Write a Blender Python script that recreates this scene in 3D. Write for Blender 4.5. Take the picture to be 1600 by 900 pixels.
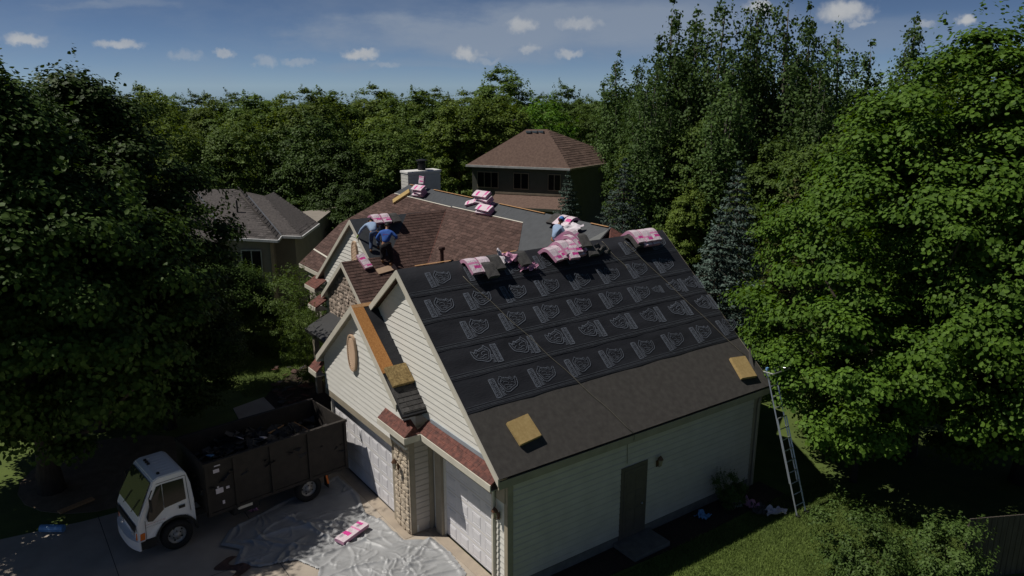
import bpy, bmesh, math, random
import numpy as np
from mathutils import Vector, Matrix, Euler
for o in list(bpy.data.objects): bpy.data.objects.remove(o)
S = bpy.context.scene
COL = S.collection
R_ = math.radians
# ------------------------------------------------------------------ camera
CAM = np.array([13.23, -9.27, 12.0]); YAW = R_(54.615); PITCH = R_(14.777); FPX = 1198.0
cd = bpy.data.cameras.new('camera'); cam = bpy.data.objects.new('camera', cd); COL.objects.link(cam)
cam.location = CAM; cam.rotation_euler = (R_(90) - PITCH, 0, YAW)
cd.sensor_width = 36; cd.lens = FPX / 1600 * 36; cd.clip_start = 0.1; cd.clip_end = 2000
S.camera = cam
FW = np.array([-math.sin(YAW), math.cos(YAW), 0]); RT = np.array([math.cos(YAW), math.sin(YAW), 0]); UPV = np.array([0, 0, 1.0])
def ray(px, py):
    fw = FW * math.cos(PITCH) - UPV * math.sin(PITCH); up = FW * math.sin(PITCH) + UPV * math.cos(PITCH)
    return fw * FPX + RT * (px - 800) - up * (py - 450)
def at_z(px, py, z):            # survey helper: the point at height z seen along a sight line
    d = ray(px, py); return CAM + d * ((z - CAM[2]) / d[2])
def at_d(px, py, dist):         # the point at a horizontal distance along a sight line
    d = ray(px, py); return CAM + d * (dist / math.hypot(d[0], d[1]))
# ------------------------------------------------------------------ sun and sky
SUN_DIR = Vector((0.42, 0.50, -1.0)).normalized()
SUN_EL = math.asin(-SUN_DIR.z); SUN_AZ = math.atan2(-SUN_DIR.x, -SUN_DIR.y)
ld = bpy.data.lights.new('sun', 'SUN'); sun = bpy.data.objects.new('sun', ld); COL.objects.link(sun)
ld.energy = 5.0; ld.angle = R_(0.53); ld.color = (1.0, 0.95, 0.87)
sun.rotation_euler = SUN_DIR.to_track_quat('-Z', 'Y').to_euler(); sun.location = (-20, -20, 60)
SKY_STRENGTH = 0.064
W = bpy.data.worlds.new('World'); S.world = W; W.use_nodes = True
def build_sky():
    nt = W.node_tree; N = nt.nodes; L = nt.links; N.clear()
    out = N.new('ShaderNodeOutputWorld'); bg = N.new('ShaderNodeBackground'); L.new(bg.outputs[0], out.inputs[0])
    bg.inputs[1].default_value = SKY_STRENGTH
    sky = N.new('ShaderNodeTexSky'); sky.sky_type = 'NISHITA'; sky.sun_disc = False
    sky.sun_elevation = SUN_EL; sky.sun_rotation = SUN_AZ; sky.altitude = 250; sky.air_density = 0.33; sky.dust_density = 0.0; sky.ozone_density = 3.0
    tc = N.new('ShaderNodeTexCoord')
    def M(op, a, b=None, c=None):
        n = N.new('ShaderNodeMath'); n.operation = op
        for i, v in enumerate((a, b, c)):
            if v is None: continue
            if hasattr(v, 'links') or hasattr(v, 'is_linked'): L.new(v, n.inputs[i])
            else: n.inputs[i].default_value = v
        return n.outputs[0]
    sep = N.new('ShaderNodeSeparateXYZ'); L.new(tc.outputs['Generated'], sep.inputs[0])
    az = M('ARCTAN2', sep.outputs[0], sep.outputs[1]); el = M('ARCSINE', sep.outputs[2])
    def noise(scale, detail, vec=None, rough=0.55):
        n = N.new('ShaderNodeTexNoise'); n.inputs['Scale'].default_value = scale; n.inputs['Detail'].default_value = detail; n.inputs['Roughness'].default_value = rough
        L.new(vec or tc.outputs['Generated'], n.inputs['Vector']); return n
    n1 = noise(55, 5); n2 = noise(120, 4)
    s1 = N.new('ShaderNodeSeparateColor'); L.new(n1.outputs['Color'], s1.inputs[0])
    s2 = N.new('ShaderNodeSeparateColor'); L.new(n2.outputs['Color'], s2.inputs[0])
    jit_a = M('ADD', M('MULTIPLY', M('SUBTRACT', s1.outputs[0], 0.5), 0.030), M('MULTIPLY', M('SUBTRACT', s2.outputs[0], 0.5), 0.016))
    jit_e = M('ADD', M('MULTIPLY', M('SUBTRACT', s1.outputs[1], 0.5), 0.017), M('MULTIPLY', M('SUBTRACT', s2.outputs[1], 0.5), 0.011))
    az_j = M('ADD', az, jit_a); el_j = M('ADD', el, jit_e)
    puffs = [(37,60,24,9,.8),(190,69,32,7,.7),(292,87,24,8,.3),(350,84,15,7,.6),(415,95,18,9,.35),(470,97,28,6,.35),(563,85,28,9,.85),(730,84,24,11,.75),
             (815,40,22,12,.7),(905,38,32,9,.55),(890,84,22,8,.65),(825,77,17,8,.5),(1320,18,38,16,.9),(1345,36,15,5,.5),(1445,38,13,6,.5),(1507,30,14,9,.9),
             (1185,10,20,12,.9),(760,96,20,5,.3),(600,100,26,4,.25)]
    rnd = random.Random(4)
    spots = []
    for x, y, w, h, a in puffs:
        d = ray(x, y); spots.append((math.atan2(d[0], d[1]), math.atan2(d[2], math.hypot(d[0], d[1])), w / 1250, h / 1250, a))
    for i in range(16):        # the same fair-weather puffs go on round the rest of the sky
        a = math.atan2(FW[0], FW[1]) + rnd.uniform(0.75, 5.5)
        spots.append((math.atan2(math.sin(a), math.cos(a)), rnd.uniform(0.03, 0.16), rnd.uniform(.012, .03), rnd.uniform(.006, .012), rnd.uniform(.4, .9)))
    mask = None; shade = None
    for a0, e0, w, h, amp in spots:
        da = M('MULTIPLY', M('SUBTRACT', az_j, a0), 1 / w)
        de = M('MULTIPLY', M('SUBTRACT', el_j, e0), 1 / h)
        r = M('SQRT', M('ADD', M('MULTIPLY', da, da), M('MULTIPLY', de, de)))
        mr = N.new('ShaderNodeMapRange'); mr.interpolation_type = 'SMOOTHSTEP'; L.new(r, mr.inputs[0])
        mr.inputs[1].default_value = 1.25; mr.inputs[2].default_value = 0.35; mr.inputs[3].default_value = 0; mr.inputs[4].default_value = amp
        v = mr.outputs[0]
        mask = v if mask is None else M('MAXIMUM', mask, v)
    # thin high veil, streaked
    mp = N.new('ShaderNodeMapping'); L.new(tc.outputs['Generated'], mp.inputs[0]); mp.inputs['Rotation'].default_value = (0.1, 0.25, 0.9); mp.inputs['Scale'].default_value = (1.6, 4.2, 11)
    n3 = noise(1.7, 7, mp.outputs[0], 0.6)
    n4 = noise(2.1, 3)
    veil = M('MULTIPLY', n3.outputs['Fac'], n4.outputs['Fac'])
    mr = N.new('ShaderNodeMapRange'); mr.interpolation_type = 'SMOOTHSTEP'; L.new(veil, mr.inputs[0])
    mr.inputs[1].default_value = 0.20; mr.inputs[2].default_value = 0.44; mr.inputs[3].default_value = 0; mr.inputs[4].default_value = 0.25
    patches = []
    for x, y, w, h, a in ((740, 62, 260, 36, .85), (980, 40, 260, 50, .85), (560, 52, 110, 12, .40), (1300, 60, 220, 30, .35), (190, 8, 70, 8, .35), (640, 105, 200, 10, .25)):
        d = ray(x, y); patches.append((math.atan2(d[0], d[1]), math.atan2(d[2], math.hypot(d[0], d[1])), w / 1250, h / 1250, a))
    for i in range(9):
        a = math.atan2(FW[0], FW[1]) + rnd.uniform(0.8, 5.4); patches.append((math.atan2(math.sin(a), math.cos(a)), rnd.uniform(.05, .3), rnd.uniform(.1, .22), rnd.uniform(.02, .05), rnd.uniform(.3, .6)))
    sn3 = N.new('ShaderNodeSeparateColor'); L.new(n3.outputs['Color'], sn3.inputs[0]); az_v = M('ADD', az_j, M('MULTIPLY', M('SUBTRACT', sn3.outputs[0], .5), .25)); el_v = M('ADD', el, M('MULTIPLY', M('SUBTRACT', sn3.outputs[1], .5), .06))
    pm = None
    for a0, e0, w, h, amp in patches:
        da = M('MULTIPLY', M('SUBTRACT', az_v, a0), 1 / w); de = M('MULTIPLY', M('SUBTRACT', el_v, e0), 1 / h); r = M('SQRT', M('ADD', M('MULTIPLY', da, da), M('MULTIPLY', de, de)))
        q = N.new('ShaderNodeMapRange'); q.interpolation_type = 'SMOOTHSTEP'; L.new(r, q.inputs[0]); q.inputs[1].default_value = 1.3; q.inputs[2].default_value = 0.25; q.inputs[3].default_value = 0; q.inputs[4].default_value = amp
        pm = q.outputs[0] if pm is None else M('MAXIMUM', pm, q.outputs[0])
    vsum = M('MINIMUM', M('ADD', mr.outputs[0], M('MULTIPLY', pm, M('ADD', .45, n3.outputs['Fac']))), .75)
    mix1 = N.new('ShaderNodeMix'); mix1.data_type = 'RGBA'; L.new(vsum, mix1.inputs[0]); L.new(sky.outputs[0], mix1.inputs[6])
    mix1.inputs[7].default_value = (4.6, 5.5, 6.9, 1)
    # cumulus: white tops, greyer bases by fine noise
    mix0 = N.new('ShaderNodeMix'); mix0.data_type = 'RGBA'; L.new(s1.outputs[2], mix0.inputs[0]); mix0.inputs[6].default_value = (6.0, 6.5, 7.2, 1); mix0.inputs[7].default_value = (10.2, 10.2, 10.1, 1)
    mix2 = N.new('ShaderNodeMix'); mix2.data_type = 'RGBA'; L.new(mask, mix2.inputs[0]); L.new(mix1.outputs[2], mix2.inputs[6]); L.new(mix0.outputs[2], mix2.inputs[7])
    L.new(mix2.outputs[2], bg.inputs[0])
build_sky()
S.render.engine = 'CYCLES'
S.cycles.max_bounces = 5; S.cycles.diffuse_bounces = 3; S.cycles.glossy_bounces = 2; S.cycles.transmission_bounces = 3; S.cycles.transparent_max_bounces = 4
S.view_settings.view_transform = 'Standard'; S.view_settings.look = 'None'; S.view_settings.exposure = -0.25; S.view_settings.gamma = 1.0; S.view_settings.use_curve_mapping = False
# ------------------------------------------------------------------ materials
MATS = {}
def nodes_of(name):
    m = bpy.data.materials.new(name); m.use_nodes = True; nt = m.node_tree; nt.nodes.clear()
    o = nt.nodes.new('ShaderNodeOutputMaterial'); MATS[name] = m
    return m, nt, o
def mat(name, col, col2=None, rough=0.7, scale=6.0, bump=0.0, bscale=None, spec=0.3, metal=0.0, island=0.0, detail=4, vec='Object', stretch=None, sheen=0):
    """noise-mottled principled surface; island = brightness spread between separate pieces"""
    m, nt, o = nodes_of(name); N = nt.nodes; L = nt.links
    p = N.new('ShaderNodeBsdfPrincipled'); L.new(p.outputs[0], o.inputs[0])
    p.inputs['Roughness'].default_value = rough; p.inputs['Metallic'].default_value = metal; p.inputs['Specular IOR Level'].default_value = spec
    tc = N.new('ShaderNodeTexCoord'); src = tc.outputs[vec]
    if stretch:
        mp = N.new('ShaderNodeMapping'); mp.inputs['Scale'].default_value = stretch; L.new(src, mp.inputs[0]); src = mp.outputs[0]
    n = N.new('ShaderNodeTexNoise'); n.inputs['Scale'].default_value = scale; n.inputs['Detail'].default_value = detail; L.new(src, n.inputs['Vector'])
    mx = N.new('ShaderNodeMix'); mx.data_type = 'RGBA'
    c2 = col2 or tuple(c * 0.72 for c in col)
    mx.inputs[6].default_value = (*c2, 1); mx.inputs[7].default_value = (*col, 1)
    cr = N.new('ShaderNodeMapRange'); cr.inputs[1].default_value = 0.3; cr.inputs[2].default_value = 0.7; L.new(n.outputs['Fac'], cr.inputs[0]); L.new(cr.outputs[0], mx.inputs[0])
    out = mx.outputs[2]
    if island:
        g = N.new('ShaderNodeNewGeometry'); hv = N.new('ShaderNodeHueSaturation')
        mr = N.new('ShaderNodeMapRange'); mr.inputs[3].default_value = 1 - island; mr.inputs[4].default_value = 1 + island; L.new(g.outputs['Random Per Island'], mr.inputs[0])
        L.new(mr.outputs[0], hv.inputs['Value']); L.new(out, hv.inputs['Color']); out = hv.outputs[0]
    L.new(out, p.inputs['Base Color'])
    if bump:
        nb = N.new('ShaderNodeTexNoise'); nb.inputs['Scale'].default_value = bscale or scale * 4; nb.inputs['Detail'].default_value = 5; L.new(src, nb.inputs['Vector'])
        b = N.new('ShaderNodeBump'); b.inputs['Strength'].default_value = min(1, bump); b.inputs['Distance'].default_value = 0.02; L.new(nb.outputs['Fac'], b.inputs['Height']); L.new(b.outputs[0], p.inputs['Normal'])
    return m
def leaf_mat(name, a, b, trans=0.35, rough=0.6, back=None):
    m, nt, o = nodes_of(name); N = nt.nodes; L = nt.links
    g = N.new('ShaderNodeNewGeometry'); tc = N.new('ShaderNodeTexCoord')
    n = N.new('ShaderNodeTexNoise'); n.inputs['Scale'].default_value = 0.7; n.inputs['Detail'].default_value = 2; L.new(tc.outputs['Object'], n.inputs['Vector'])
    ad = N.new('ShaderNodeMath'); ad.operation = 'ADD'; L.new(g.outputs['Random Per Island'], ad.inputs[0]); L.new(n.outputs['Fac'], ad.inputs[1])
    mr = N.new('ShaderNodeMapRange'); mr.inputs[1].default_value = 0.25; mr.inputs[2].default_value = 1.35; L.new(ad.outputs[0], mr.inputs[0])
    mx = N.new('ShaderNodeMix'); mx.data_type = 'RGBA'; L.new(mr.outputs[0], mx.inputs[0]); mx.inputs[6].default_value = (*a, 1); mx.inputs[7].default_value = (*b, 1)
    oi = N.new('ShaderNodeObjectInfo'); hs = N.new('ShaderNodeHueSaturation'); mr2 = N.new('ShaderNodeMapRange'); L.new(oi.outputs['Random'], mr2.inputs[0]); mr2.inputs[3].default_value = 0.8; mr2.inputs[4].default_value = 1.2
    L.new(mr2.outputs[0], hs.inputs['Value']); L.new(mx.outputs[2], hs.inputs['Color'])
    p = N.new('ShaderNodeBsdfPrincipled'); L.new(hs.outputs[0], p.inputs['Base Color']); p.inputs['Roughness'].default_value = rough; p.inputs['Specular IOR Level'].default_value = 0.15
    t = N.new('ShaderNodeBsdfTranslucent'); hs2 = N.new('ShaderNodeHueSaturation'); hs2.inputs['Hue'].default_value = 0.485; hs2.inputs['Saturation'].default_value = 1.15; hs2.inputs['Value'].default_value = 1.1
    L.new(hs.outputs[0], hs2.inputs['Color']); L.new(hs2.outputs[0], t.inputs[0])
    ms = N.new('ShaderNodeMixShader'); ms.inputs[0].default_value = trans; L.new(p.outputs[0], ms.inputs[1]); L.new(t.outputs[0], ms.inputs[2]); L.new(ms.outputs[0], o.inputs[0])
    return m
def glass_mat(name, col=(.012, .014, .016), rough=0.06):
    m, nt, o = nodes_of(name); p = nt.nodes.new('ShaderNodeBsdfPrincipled'); nt.links.new(p.outputs[0], o.inputs[0])
    p.inputs['Base Color'].default_value = (*col, 1); p.inputs['Roughness'].default_value = rough; p.inputs['Specular IOR Level'].default_value = 0.35
    return m
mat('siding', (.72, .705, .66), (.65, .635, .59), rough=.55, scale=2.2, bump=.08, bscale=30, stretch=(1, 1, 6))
mat('siding_shaded', (.54, .485, .43), (.47, .42, .37), rough=.55, scale=2.2, bump=.08, bscale=30)  # same cream siding, with the side wall's shade darkened into its colour
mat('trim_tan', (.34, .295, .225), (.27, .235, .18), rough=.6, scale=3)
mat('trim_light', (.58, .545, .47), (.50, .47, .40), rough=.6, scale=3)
mat('soffit', (.36, .33, .27), (.30, .275, .225), rough=.7, scale=3)
mat('white_trim', (.72, .71, .69), (.62, .61, .59), rough=.5, scale=4)
mat('door_white', (.66, .65, .67), (.60, .59, .61), rough=.5, scale=2)
mat('door_brown', (.115, .095, .080), (.09, .075, .065), rough=.5, scale=4)
mat('frame_white', (.5, .5, .48), rough=.5)
mat('shingle_brown', (.108, .066, .056), (.066, .043, .038), rough=.92, scale=9, bump=.5, bscale=120, island=.27, spec=.15)
mat('shingle_red', (.17, .072, .058), (.075, .04, .036), rough=.92, scale=9, bump=.5, bscale=120, island=.45, spec=.15)
mat('shingle_grey', (.095, .085, .082), (.055, .05, .05), rough=.95, scale=9, bump=.4, bscale=60, island=.35, spec=.15)
mat('shingle_tan', (.155, .105, .085), (.105, .07, .058), rough=.95, scale=6, bump=.4, bscale=60, island=.25, spec=.15)
mat('underlay', (.022, .023, .028), (.0105, .011, .014), rough=.55, scale=1.6, detail=8, bump=.35, bscale=14, spec=.3, stretch=(2, .6, 2))
mat('underlay_main', (.045, .05, .057), (.033, .037, .043), rough=.5, scale=5, bump=.35, bscale=12, spec=.35)
mat('underlay_patch', (.12, .125, .125), (.09, .095, .095), rough=.6, scale=3, bump=.2)
mat('ice_shield', (.070, .065, .060), (.050, .046, .043), rough=.9, scale=7, bump=.4, bscale=90, spec=.2, detail=6)
mat('print_ink', (.145, .162, .198), (.08, .09, .11), rough=.6, scale=7)
mat('print_fine', (.085, .095, .11), (.05, .055, .065), rough=.6, scale=9)
mat('osb', (.44, .21, .065), (.28, .115, .032), rough=.8, scale=26, bump=.3, bscale=60, detail=6)
mat('bare_wood', (.46, .27, .13), (.34, .18, .08), rough=.8, scale=18)
mat('foam', (.43, .31, .135), (.34, .235, .095), rough=.95, scale=14, bump=.6, bscale=50)
mat('foam_worn', (.36, .26, .115), (.15, .10, .04), rough=.95, scale=16, bump=.9, bscale=40, detail=8)
mat('flashing', (.40, .45, .50), (.33, .37, .42), rough=.4, scale=3, metal=.3)
mat('metal_grey', (.42, .43, .44), rough=.35, scale=8, metal=.8)
mat('alu', (.55, .56, .57), (.45, .46, .47), rough=.35, scale=8, metal=.7)
mat('rust_pipe', (.075, .038, .03), (.045, .025, .022), rough=.7, scale=12)
mat('black_metal', (.02, .02, .02), rough=.5)
mat('lamp_copper', (.15, .075, .045), (.09, .05, .03), rough=.5, scale=20, metal=.3)
mat('lamp_glass', (.35, .3, .22), rough=.15, spec=.6)
mat('vent_wood', (.50, .36, .25), (.42, .29, .20), rough=.7, scale=8)
mat('stone_buff', (.54, .46, .36), (.36, .295, .22), rough=.9, scale=14, bump=.8, bscale=30, island=.3)
mat('stone_mix', (.46, .375, .31), (.25, .20, .165), rough=.9, scale=12, bump=.6, bscale=30, island=.45)
mat('mortar', (.42, .365, .30), rough=.95, scale=20)
mat('concrete', (.40, .345, .285), (.31, .27, .225), rough=.9, scale=1.4, bump=.15, bscale=60, detail=8)
mat('concrete_apron', (.36, .30, .235), (.28, .235, .19), rough=.9, scale=2.5, bump=.2, bscale=50, detail=8)
mat('foundation', (.17, .16, .145), rough=.95, scale=5, bump=.3)
mat('asphalt', (.052, .052, .054), rough=.95, scale=20, bump=.3)
mat('mulch', (.055, .038, .028), (.03, .02, .016), rough=1, scale=14, bump=1, bscale=40)
mat('tarp', (.32, .325, .333), (.25, .255, .262), rough=.48, scale=3, bump=.18, bscale=40, spec=.55, detail=6)
mat('black_film', (.010, .010, .011), (.006, .006, .007), rough=.55, scale=5, bump=.4, bscale=10, spec=.5)
mat('paint_white', (.74, .74, .75), (.70, .70, .71), rough=.32, scale=2, spec=.5)
mat('bed_steel', (.036, .030, .026), (.022, .019, .017), rough=.75, scale=5, bump=.2, bscale=30, detail=7)
mat('rubber', (.018, .018, .018), rough=.85, scale=20)
mat('rim_steel', (.40, .385, .36), (.27, .26, .245), rough=.5, scale=10, metal=.3)
mat('amber', (.75, .18, .025), rough=.25, spec=.6)
mat('lens_white', (.5, .5, .5), rough=.15, spec=.7)
mat('red_ink', (.42, .05, .06), rough=.5)
mat('dark_ink', (.04, .04, .05), rough=.5)
mat('seat_brown', (.10, .05, .035), rough=.8)
mat('lawn', (.088, .122, .026), (.056, .084, .018), rough=1, scale=1.2, bump=.6, bscale=40, detail=9)
mat('grass_blade', (.135, .19, .038), (.075, .118, .022), rough=.7, scale=.8, island=.3)
mat('dirt', (.20, .15, .10), (.13, .10, .065), rough=1, scale=3, bump=.5)
mat('bark', (.075, .06, .047), (.04, .033, .027), rough=1, scale=14, bump=1, bscale=24, stretch=(1, 1, .25))
mat('bark_pale', (.17, .155, .13), (.09, .08, .07), rough=1, scale=10, bump=.6)
mat('skin', (.34, .18, .11), rough=.55, scale=6)
mat('denim', (.075, .11, .19), (.05, .075, .14), rough=.9, scale=12, bump=.3)
mat('shirt_pale', (.30, .40, .56), (.23, .32, .48), rough=.9, scale=7, bump=.5, bscale=12)
mat('shirt_blue', (.045, .13, .44), (.03, .085, .33), rough=.9, scale=7, bump=.5, bscale=12)
mat('cloth_black', (.016, .015, .018), rough=.95, scale=8, bump=.4)
mat('cap_blue', (.06, .2, .52), rough=.8)
mat('boot', (.20, .11, .055), rough=.8)
mat('glove', (.35, .55, .10), rough=.8)
mat('leather', (.16, .09, .045), rough=.8)
mat('hair', (.012, .009, .008), rough=.7)
mat('house_olive', (.105, .108, .092), (.088, .09, .076), rough=.8, scale=2)
mat('house_taupe', (.25, .222, .19), (.21, .186, .16), rough=.8, scale=2)
mat('house_tan', (.30, .25, .19), rough=.8, scale=2)
mat('gutter_white', (.62, .62, .62), rough=.4, scale=3)
mat('chimney_siding', (.62, .61, .57), (.55, .54, .50), rough=.6, scale=3)
mat('rope_mat', (.17, .155, .12), rough=.8, scale=30)
mat('rope_blue', (.22, .24, .25), rough=.8, scale=30)
mat('can_blue', (.16, .34, .60), (.12, .27, .5), rough=.25, scale=3, spec=.6)
mat('paper', (.62, .58, .62), (.5, .45, .5), rough=.8, scale=6)
mat('fence_wood', (.10, .085, .07), (.065, .055, .045), rough=.95, scale=6, stretch=(3, 3, .3), island=.2)
mat('shingle_dark', (.075, .072, .07), (.045, .043, .043), rough=.95, scale=8, bump=.5, bscale=80, island=.25)
mat('pink_plain', (.58, .30, .42), (.42, .20, .31), rough=.45, scale=5)
glass_mat('window_glass', (.010, .011, .013), .12); glass_mat('windshield', (.02, .028, .018), .03)
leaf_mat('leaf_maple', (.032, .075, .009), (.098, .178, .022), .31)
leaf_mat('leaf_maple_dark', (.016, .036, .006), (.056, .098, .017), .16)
leaf_mat('leaf_poplar', (.033, .066, .017), (.080, .134, .036), .26, .6)
leaf_mat('leaf_oak', (.045, .082, .016), (.110, .172, .034), .30)
leaf_mat('leaf_ash', (.058, .098, .017), (.146, .205, .038), .32)
leaf_mat('leaf_bright', (.040, .10, .012), (.10, .20, .022), .38)
leaf_mat('leaf_shrub', (.036, .072, .014), (.100, .158, .040), .26, .55)
leaf_mat('leaf_spruce', (.030, .052, .040), (.088, .125, .104), .05, .7)
leaf_mat('leaf_pine', (.050, .062, .018), (.125, .135, .040), .05, .7)
def wrap_mat():
    """printed plastic wrap of a shingle bundle, laid out along the bundle's own length (uv)"""
    m, nt, o = nodes_of('wrap'); N = nt.nodes; L = nt.links
    p = N.new('ShaderNodeBsdfPrincipled'); L.new(p.outputs[0], o.inputs[0]); p.inputs['Roughness'].default_value = .4; p.inputs['Specular IOR Level'].default_value = .35
    uv = N.new('ShaderNodeUVMap'); uv.uv_map = 'UVMap'; sp = N.new('ShaderNodeSeparateXYZ'); L.new(uv.outputs[0], sp.inputs[0])
    oi = N.new('ShaderNodeObjectInfo')
    def M(op, x, y=None):
        n = N.new('ShaderNodeMath'); n.operation = op
        for i, q in enumerate((x, y)):
            if q is None: continue
            if isinstance(q, (int, float)): n.inputs[i].default_value = q
            else: L.new(q, n.inputs[i])
        return n.outputs[0]
    rnd = oi.outputs['Random']; rn2 = M('FRACT', M('MULTIPLY', rnd, 17.31)); rn3 = M('FRACT', M('MULTIPLY', rnd, 41.7))
    wob = N.new('ShaderNodeTexNoise'); wob.inputs['Scale'].default_value = 6; L.new(uv.outputs[0], wob.inputs['Vector']); wb = M('MULTIPLY', M('SUBTRACT', wob.outputs['Fac'], .5), .06)
    uu = M('ADD', sp.outputs[0], wb); vv = M('ADD', sp.outputs[1], wb)
    def band(c, h): return M('LESS_THAN', M('ABSOLUTE', M('SUBTRACT', vv, c)), h)
    def mixc(f, a_, col):
        n = N.new('ShaderNodeMix'); n.data_type = 'RGBA'; L.new(f, n.inputs[0]); n.inputs[7].default_value = (*col, 1)
        if isinstance(a_, tuple): n.inputs[6].default_value = (*a_, 1)
        else: L.new(a_, n.inputs[6])
        return n.outputs[2]
    nzw = N.new('ShaderNodeTexNoise'); nzw.inputs['Scale'].default_value = 3.5; nzw.inputs['Detail'].default_value = 3; L.new(uv.outputs[0], nzw.inputs['Vector'])
    colr = mixc(nzw.outputs['Fac'], (.58, .44, .51), (.66, .60, .63))
    side = M('LESS_THAN', M('ABSOLUTE', M('SUBTRACT', uu, M('ADD', .35, M('MULTIPLY', rn2, .3)))), .36)
    colr = mixc(M('MULTIPLY', band(M('ADD', .18, M('MULTIPLY', rn3, .2)), .075), side), colr, (.58, .05, .26))
    colr = mixc(band(M('ADD', .62, M('MULTIPLY', rn2, .25)), .035), colr, (.60, .22, .40))
    colr = mixc(M('MULTIPLY', band(M('ADD', .80, M('MULTIPLY', rn3, .1)), .05), M('LESS_THAN', uu, .62)), colr, (.55, .06, .27))
    # lettering-like marks in rows across the white fields
    br = N.new('ShaderNodeTexBrick'); br.inputs['Scale'].default_value = 9; br.inputs['Mortar Size'].default_value = .09; br.inputs['Color1'].default_value = (0, 0, 0, 1); br.inputs['Color2'].default_value = (1, 1, 1, 1); br.inputs['Mortar'].default_value = (1, 1, 1, 1)
    br.inputs['Brick Width'].default_value = .32; br.inputs['Row Height'].default_value = .22; br.inputs['Bias'].default_value = -.25; L.new(uv.outputs[0], br.inputs['Vector'])
    nz = N.new('ShaderNodeTexNoise'); nz.inputs['Scale'].default_value = 5; L.new(uv.outputs[0], nz.inputs['Vector'])
    gt = N.new('ShaderNodeMath'); gt.operation = 'GREATER_THAN'; L.new(nz.outputs['Fac'], gt.inputs[0]); gt.inputs[1].default_value = .56
    iv = N.new('ShaderNodeMath'); iv.operation = 'LESS_THAN'; L.new(br.outputs['Color'], iv.inputs[0]); iv.inputs[1].default_value = .5
    mu = N.new('ShaderNodeMath'); mu.operation = 'MULTIPLY'; L.new(gt.outputs[0], mu.inputs[0]); L.new(iv.outputs[0], mu.inputs[1])
    mu2 = N.new('ShaderNodeMath'); mu2.operation = 'MULTIPLY'; L.new(mu.outputs[0], mu2.inputs[0]); mu2.inputs[1].default_value = .55
    mx = N.new('ShaderNodeMix'); mx.data_type = 'RGBA'; L.new(mu2.outputs[0], mx.inputs[0]); L.new(colr, mx.inputs[6]); mx.inputs[7].default_value = (.25, .10, .19, 1)
    L.new(mx.outputs[2], p.inputs['Base Color'])
    nb = N.new('ShaderNodeTexNoise'); nb.inputs['Scale'].default_value = 11; nb.inputs['Detail'].default_value = 4; L.new(uv.outputs[0], nb.inputs['Vector'])
    b = N.new('ShaderNodeBump'); b.inputs['Strength'].default_value = .5; b.inputs['Distance'].default_value = .03; L.new(nb.outputs['Fac'], b.inputs['Height']); L.new(b.outputs[0], p.inputs['Normal'])
wrap_mat()
# ------------------------------------------------------------------ object helpers
def props(o, label=None, cat=None, group=None, kind=None):
    if label: o['label'] = label
    if cat: o['category'] = cat
    if group: o['group'] = group
    if kind: o['kind'] = kind
    return o
def link(name, data, parent=None):
    o = bpy.data.objects.new(name, data); COL.objects.link(o)
    if parent is not None: o.parent = parent
    return o
def empty(name, loc=(0, 0, 0), rz=0.0, label=None, cat=None, group=None):
    o = link(name, None); o.location = loc; o.rotation_euler = (0, 0, rz); o.empty_display_size = .3
    return props(o, label, cat, group)
def np_mesh(name, v, f, m, smooth=False, uv=None):
    """v (n,3), f (k,c) same corner count"""
    v = np.asarray(v, dtype=np.float32); f = np.asarray(f, dtype=np.int32)
    me = bpy.data.meshes.new(name); me.vertices.add(len(v)); me.vertices.foreach_set('co', v.ravel())
    k, c = f.shape; me.loops.add(k * c); me.loops.foreach_set('vertex_index', f.ravel()); me.polygons.add(k)
    me.polygons.foreach_set('loop_start', np.arange(0, k * c, c, dtype=np.int32)); me.polygons.foreach_set('loop_total', np.full(k, c, dtype=np.int32))
    if smooth: me.polygons.foreach_set('use_smooth', np.ones(k, dtype=bool))
    me.update(calc_edges=True); me.validate()
    for mm in (m if isinstance(m, (list, tuple)) else [m]): me.materials.append(MATS[mm])
    return me
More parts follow.
